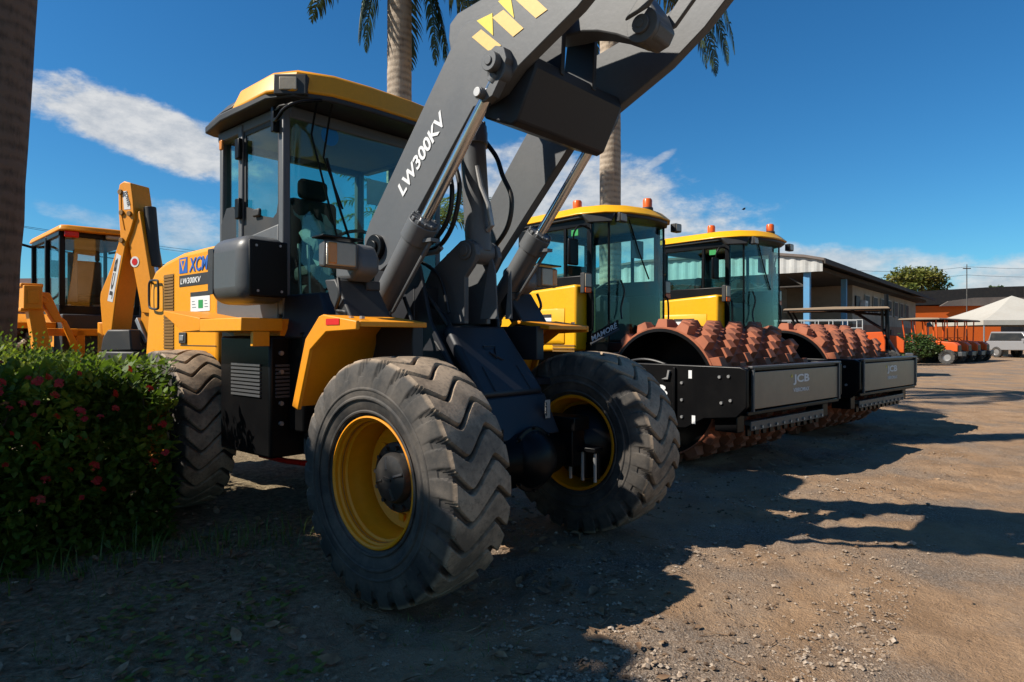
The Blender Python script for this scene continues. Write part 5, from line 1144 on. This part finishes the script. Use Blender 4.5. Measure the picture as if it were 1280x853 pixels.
# parked pickup under the tent
M['carpaint'] = paint('silver_white_car_paint', (.30, .30, .31), .3, .1, dirt_amt=.15, coat=.5)
T = thing('parked_car', 'white four-wheel-drive car parked under the white tent', 'car', (34.9, 44.6), 78.)
b = MB()
body = [(2.2, .55), (2.25, .95), (2.1, 1.08), (.95, 1.15), (-2.2, 1.15), (-2.3, .9), (-2.25, .5)]
b.prism(body, 'v', -.9, .9); b.prism([(1.0, 1.15), (.45, 1.78), (-1.9, 1.80), (-2.15, 1.15)], 'v', -.88, .88, [(.95, 1.15), (.40, 1.78), (-1.85, 1.80), (-2.1, 1.15)])
bd = b.build('body', 'carpaint', T, .05)
b = MB(); b.hexa([(.99, -.76, 1.20), (.99, .76, 1.20), (.97, .76, 1.19), (.97, -.76, 1.19)], [(.53, -.70, 1.72), (.53, .70, 1.72), (.51, .70, 1.71), (.51, -.70, 1.71)]); b.build('windscreen', 'pane', T)
for s in (1, -1):
    MB().prism([(.80, 1.2), (.38, 1.68), (-1.8, 1.7), (-1.95, 1.2)], 'v', .884*s, .892*s).build('side_window', 'pane', T)
    MB().box(2.2, 2.262, .55*s, .86*s, .80, .98).build('headlight', 'lens', T, .02)
    MB().box(.55, .75, .92*s, 1.10*s, 1.15, 1.32).build('mirror', 'carpaint', T, .03)
MB().box(2.24, 2.268, -.5, .5, .72, .98).build('radiator_grille', 'black', T, .01); MB().box(2.2, 2.32, -.9, .9, .45, .66).build('bumper', 'boxgrey', T, .04)
for u_ in (1.4, -1.4):
    for s in (1, -1):
        w_ = MB(); w_.lathe([(-.11, .22), (-.12, .33), (-.09, .38), (.09, .38), (.12, .33), (.11, .22)], (u_, .82*s, .38), 'v', 24); wh = w_.build('wheel', 'rubber', T)
        MB().lathe([(.11*s, .22), (.09*s, .2), (.10*s, .05), (.10*s, .001)], (u_, .82*s, .38), 'v', 16).build('rim', 'steel', wh)
T = thing('white_chest', 'low white chest standing beside the parked car', 'chest', (34.5, 46.6), 10.)
MB().box(-.42, .42, -.4, .4, .06, .78).build('body', 'white', T, .03); MB().box(-.45, .45, -.43, .43, .785, .88).build('lid', 'white', T, .03)

# ------------------------------------------------------------------ orange field tractors
M['trac'] = paint('tractor_orange', (.75, .105, .010), .4, dirt_amt=.15)
M['tancanvas'] = paint('tan_canvas', (.34, .25, .17), .85, dirt_amt=.4, scale=1.)
def tractor(name, label, cat, x, y, ang, sc, cu0, cu1, cv, ch, group=None, canopy='tancanvas'):
    T = thing(name, label, cat, (x, y), ang, group)
    k = sc
    b = MB(); b.box(-1.1*k, 1.2*k, -.22*k, .22*k, .42*k, .72*k); b.box(-.9*k, -.2*k, -.45*k, .45*k, .70*k, .82*k); b.build('chassis', 'black', T, .02)
    b = MB(); b.prism([(.10*k, .70*k), (.10*k, 1.18*k), (1.15*k, 1.08*k), (1.32*k, .95*k), (1.32*k, .62*k)], 'v', -.26*k, .26*k); hd = b.build('engine_hood', 'trac', T, .03)
    MB().box(1.32*k, 1.335*k, -.2*k, .2*k, .66*k, .92*k).build('radiator_grille', 'black', hd)
    for s in (1, -1):
        b = MB(); b.prism([(-1.15*k, .9*k), (-1.0*k, 1.12*k), (-.5*k, 1.15*k), (-.15*k, .9*k), (-.2*k, .86*k), (-.52*k, 1.1*k), (-.98*k, 1.07*k)], 'v', .36*k*s, .74*k*s); b.build('fender', 'trac', T, .01)
        for (u_, r_, w_, v_) in ((-.62*k, .56*k, .17*k, .56*k), (.95*k, .36*k, .12*k, .50*k)):
            m_ = tyre_mesh(ro=r_, hw=w_, rb=r_*.52, nl=14, depth=.04*k, N_=56, style='bar'); wh = MB(); wh.lathe([(-w_*.6, r_*.53), (-w_*.2, r_*.4), (-w_*.2, .001)], (0, 0, 0), 'v', 20); wh.lathe([(w_*.6, r_*.53), (w_*.2, r_*.4), (w_*.2, .001)], (0, 0, 0), 'v', 20)
            o = wh.build('wheel', 'steel', T); o.location = (u_, -v_*s, r_); m_.build('tyre', 'rubber', o, ang=30)
    b = MB(); b.box(-.72*k, -.30*k, -.2*k, .2*k, .82*k, .92*k); b.box(-.78*k, -.70*k, -.2*k, .2*k, .9*k, 1.28*k); b.build('seat', 'seat', T, .02)
    b = MB(); b.tube([(.12*k, 0, 1.1*k), (-.08*k, 0, 1.3*k)], .02*k, 8); b.lathe([(-.012, .17*k), (0, .185*k), (.012, .17*k), (0, .155*k), (-.012, .17*k)], (-.08*k, 0, 1.32*k), 'w', 18); b.build('steering_wheel', 'black', T)
    for u_ in (cu0+.15, cu1-.25):
        for s in (1, -1): MB().cyl((max(-.95*k, min(u_, 1.1*k)), .40*k*s, .7*k), (u_, cv*.75*s, ch), .032*k, 8).build('canopy_post', 'trac' if canopy == 'tancanvas' else 'black', T)
    b = MB(); b.prism([(cu0, ch-.02), (cu0+.08, ch+.06), ((cu0+cu1)/2, ch+.10), (cu1-.08, ch+.07), (cu1, ch)], 'v', -cv, cv); cp = b.build('canopy', canopy, T, .01)
    b = MB()
    for s in (1, -1): b.cyl((cu0, cv*s, ch-.02), (cu1, cv*s, ch-.02), .03, 6)
    b.cyl((cu0, -cv, ch-.02), (cu0, cv, ch-.02), .03, 6); b.cyl((cu1, -cv, ch), (cu1, cv, ch), .03, 6); b.build('canopy_rim', 'black', cp)
    MB().box(1.34*k, 1.52*k, -.28*k, .28*k, .40*k, .62*k).build('front_weight', 'boxgrey', T, .02)
    return T
base = tractor('compact_tractor', 'first small orange tractor with tan sunroof, beside the dark bushes', 'tractor', 22.5, 35.4, 52., 1.05, -1.3, .75, .8, 2.36, 'small orange tractors in a row')
for i, lab in enumerate(('second small orange tractor with tan sunroof, counted from the dark bushes', 'third small orange tractor with tan sunroof, counted from the dark bushes', 'last small orange tractor with tan sunroof, toward the white tent')):
    c = copy_tree(base); c.location = (22.5+1.42*(i+1), 35.4+1.28*(i+1), .06); c['label'] = lab
# a larger orange machine under a wide folding canopy, with a black mast
T = tractor('canopied_tractor', 'large orange tractor under a wide flat tan canopy behind the farther roller', 'tractor', 12.6, 24.6, 30., 1.35, -2.2, 1.35, .95, 2.42)
for ch in list(T.children):
    if ch.name.startswith('canopy_post'):
        ch.data.materials[0] = M['black']
b = MB(); b.cyl((1.30, .55, .2), (1.22, .50, 2.95), .07, 10); b.build('mast', 'black', T)
b = MB(); b.cyl((1.25, .5, 1.6), (.1, .5, 2.4), .05, 8); b.cyl((1.25, .5, 2.2), (-.8, .5, 2.42), .045, 8); b.build('mast_brace', 'black', T)
b = MB(); b.cyl((1.28, .55, 1.3), (1.95, .60, .15), .06, 8); b.build('mast_stay', 'boxgrey', T)
b = MB(); b.prism([(-.1, .9), (-.1, 1.55), (1.1, 1.6), (1.2, 1.3), (1.2, .9)], 'v', .45, .95); b.build('hopper', 'trac', T, .03)
# galvanised trailer with hand rails
T = thing('railed_trailer', 'low white trailer with galvanised tube railings behind the farther roller', 'trailer', (13.3, 29.6), 20.)
b = MB(); b.box(-1.9, 2.1, -.8, .8, .62, .74); b.build('deck', 'steel', T, .01)
b = MB(); b.prism([(-1.9, .76), (-1.9, 1.5), (-.5, 1.6), (.0, .76)], 'v', .72, .80); b.build('side_panel', 'white', T, .01)
b = MB()
for s in (1, -1):
    for w_ in (1.1, 1.45, 1.8, 2.15): b.tube([(-1.9, .8*s, w_), (2.1, .8*s, w_)], .025, 6)
    for k in range(8): b.tube([(-1.9+k*.571, .8*s, .74), (-1.9+k*.571, .8*s, 2.15)], .022, 6)
b.build('railing', 'sheet', T)
for u_ in (-.5, .5):
    for s in (1, -1):
        w_ = MB(); w_.lathe([(-.1, .16), (-.1, .28), (-.07, .33), (.07, .33), (.1, .28), (.1, .16)], (u_, .9*s, .33), 'v', 20); wh = w_.build('wheel', 'rubber', T)
        MB().lathe([(.08*s, .17), (.06*s, .05), (.06*s, .001)], (u_, .9*s, .33), 'v', 16).build('rim', 'steel', wh)
MB().cyl((2.1, 0, .66), (3.1, 0, .55), .05, 8).build('drawbar', 'steel', T)

# ------------------------------------------------------------------ brick building behind the backhoe, poles, wires, bird, rock
T = thing('brick_building', 'low red brick building with dark sheet roof behind the backhoe', 'building', (-15.5, 21.5), 8.)
b = MB(); b.box(-6.5, 5.2, -6., 0, 0, 2.7); b.prism([(0, 2.7), (-6., 2.7), (-3., 3.5)], 'u', -6.5, 5.2); b.build('wall', 'brick', T)
b = MB(); b.prism([(.4, 2.6), (-3., 3.52), (-6.4, 2.6), (-6.4, 2.7), (-3., 3.64), (.4, 2.72)], 'u', -6.8, 5.5); b.build('roof', 'brownroof', T)
for u_ in (-4.5, -1.5, 1.5, 4.): MB().box(u_-.5, u_+.5, -.05, .03, 1.2, 2.4).build('window', 'pane', T)
def pole(label, x, y, h, r=.14):
    T = thing('utility_pole', label, 'pole', (x, y), None, 'utility poles'); MB().tube([(0, 0, -.1), (0, 0, h)], r, 10, r*.65).build('pole_shaft', 'greywall', T)
    MB().box(-r*6, r*6, -.05, .05, h-.5, h-.40).build('cross_arm', 'wood', T)
pole('grey utility pole beyond the hangar, carrying wires over the orange warehouse', 49.8, 72., 9.4, .07)
pole('utility pole hidden behind the loader cab that ends the left wires', -14., 66., 9.0)
pole('utility pole at the left, outside the frame, that starts the left wires', -30., 34., 8.4)
pole('utility pole far right, outside the frame, beyond the tent', 74., 76., 10.2)
pole('utility pole behind the long hangar roof', 36., 69., 8.6)
M['wire'] = paint('black_wire', (.015, .015, .016), .6, bump=0)
def wire(label, a, c, sag, r, group):
    pts = [Vector(a).lerp(Vector(c), i/16)-Vector((0, 0, sag*4*(i/16)*(1-i/16))) for i in range(17)]
    b = MB(); b.tube(pts, r, 5); tag(b.build('power_line', 'wire', None, world=True), label, 'power line', group)
wire('uppermost of the wires crossing the sky above the backhoe', (-30.6, 34, 8.1), (-14.6, 66, 8.65), .5, .012, 'power lines')
wire('middle wire crossing the sky above the backhoe', (-29.4, 34, 7.9), (-13.4, 66, 8.6), .7, .012, 'power lines')
wire('thickest and lowest wire crossing the sky beside the folded digging arm', (-30., 34, 7.0), (-14., 66, 7.7), .8, .03, 'power lines')
wire('upper wire in the sky left of the far grey pole', (36., 69, 8.5), (49.8, 72, 9.2), .3, .016, 'power lines')
wire('lower wire in the sky left of the far grey pole', (36., 69, 7.9), (49.8, 72, 8.3), .3, .016, 'power lines')
wire('upper wire in the sky right of the far grey pole', (49.8, 72, 9.2), (74., 76, 10.), .4, .016, 'power lines')
wire('lower wire in the sky right of the far grey pole', (49.8, 72, 8.3), (74., 76, 9.), .4, .016, 'power lines')
b = MB(); b.add([(0, 0, 0), (.10, 0, .02), (-.12, 0, .0), (.02, .20, .07), (-.05, .19, .06), (.0, .34, .02), (.02, -.20, .07), (-.05, -.19, .06), (.0, -.34, .02), (0, 0, -.05)],
      [(1, 3, 4, 2), (3, 5, 4), (1, 2, 7, 6), (6, 7, 8), (1, 9, 2), (1, 2, 9)])
q = b.build('bird', 'plastic', None, world=True); q.location = (14.1, 40., 9.25); tag(q, 'small dark bird flying in the blue sky above the farther roller', 'bird')
rnd = random.Random(8); b = MB(); stone(0, 0, .2); 
q = b.build('concrete_chunk', 'sheet', None, ang=15, world=True, ); q.location = (-3.65, 8.9, .05); tag(q, 'pale broken concrete chunk on the ground behind the loader\'s rear wheel', 'rock')
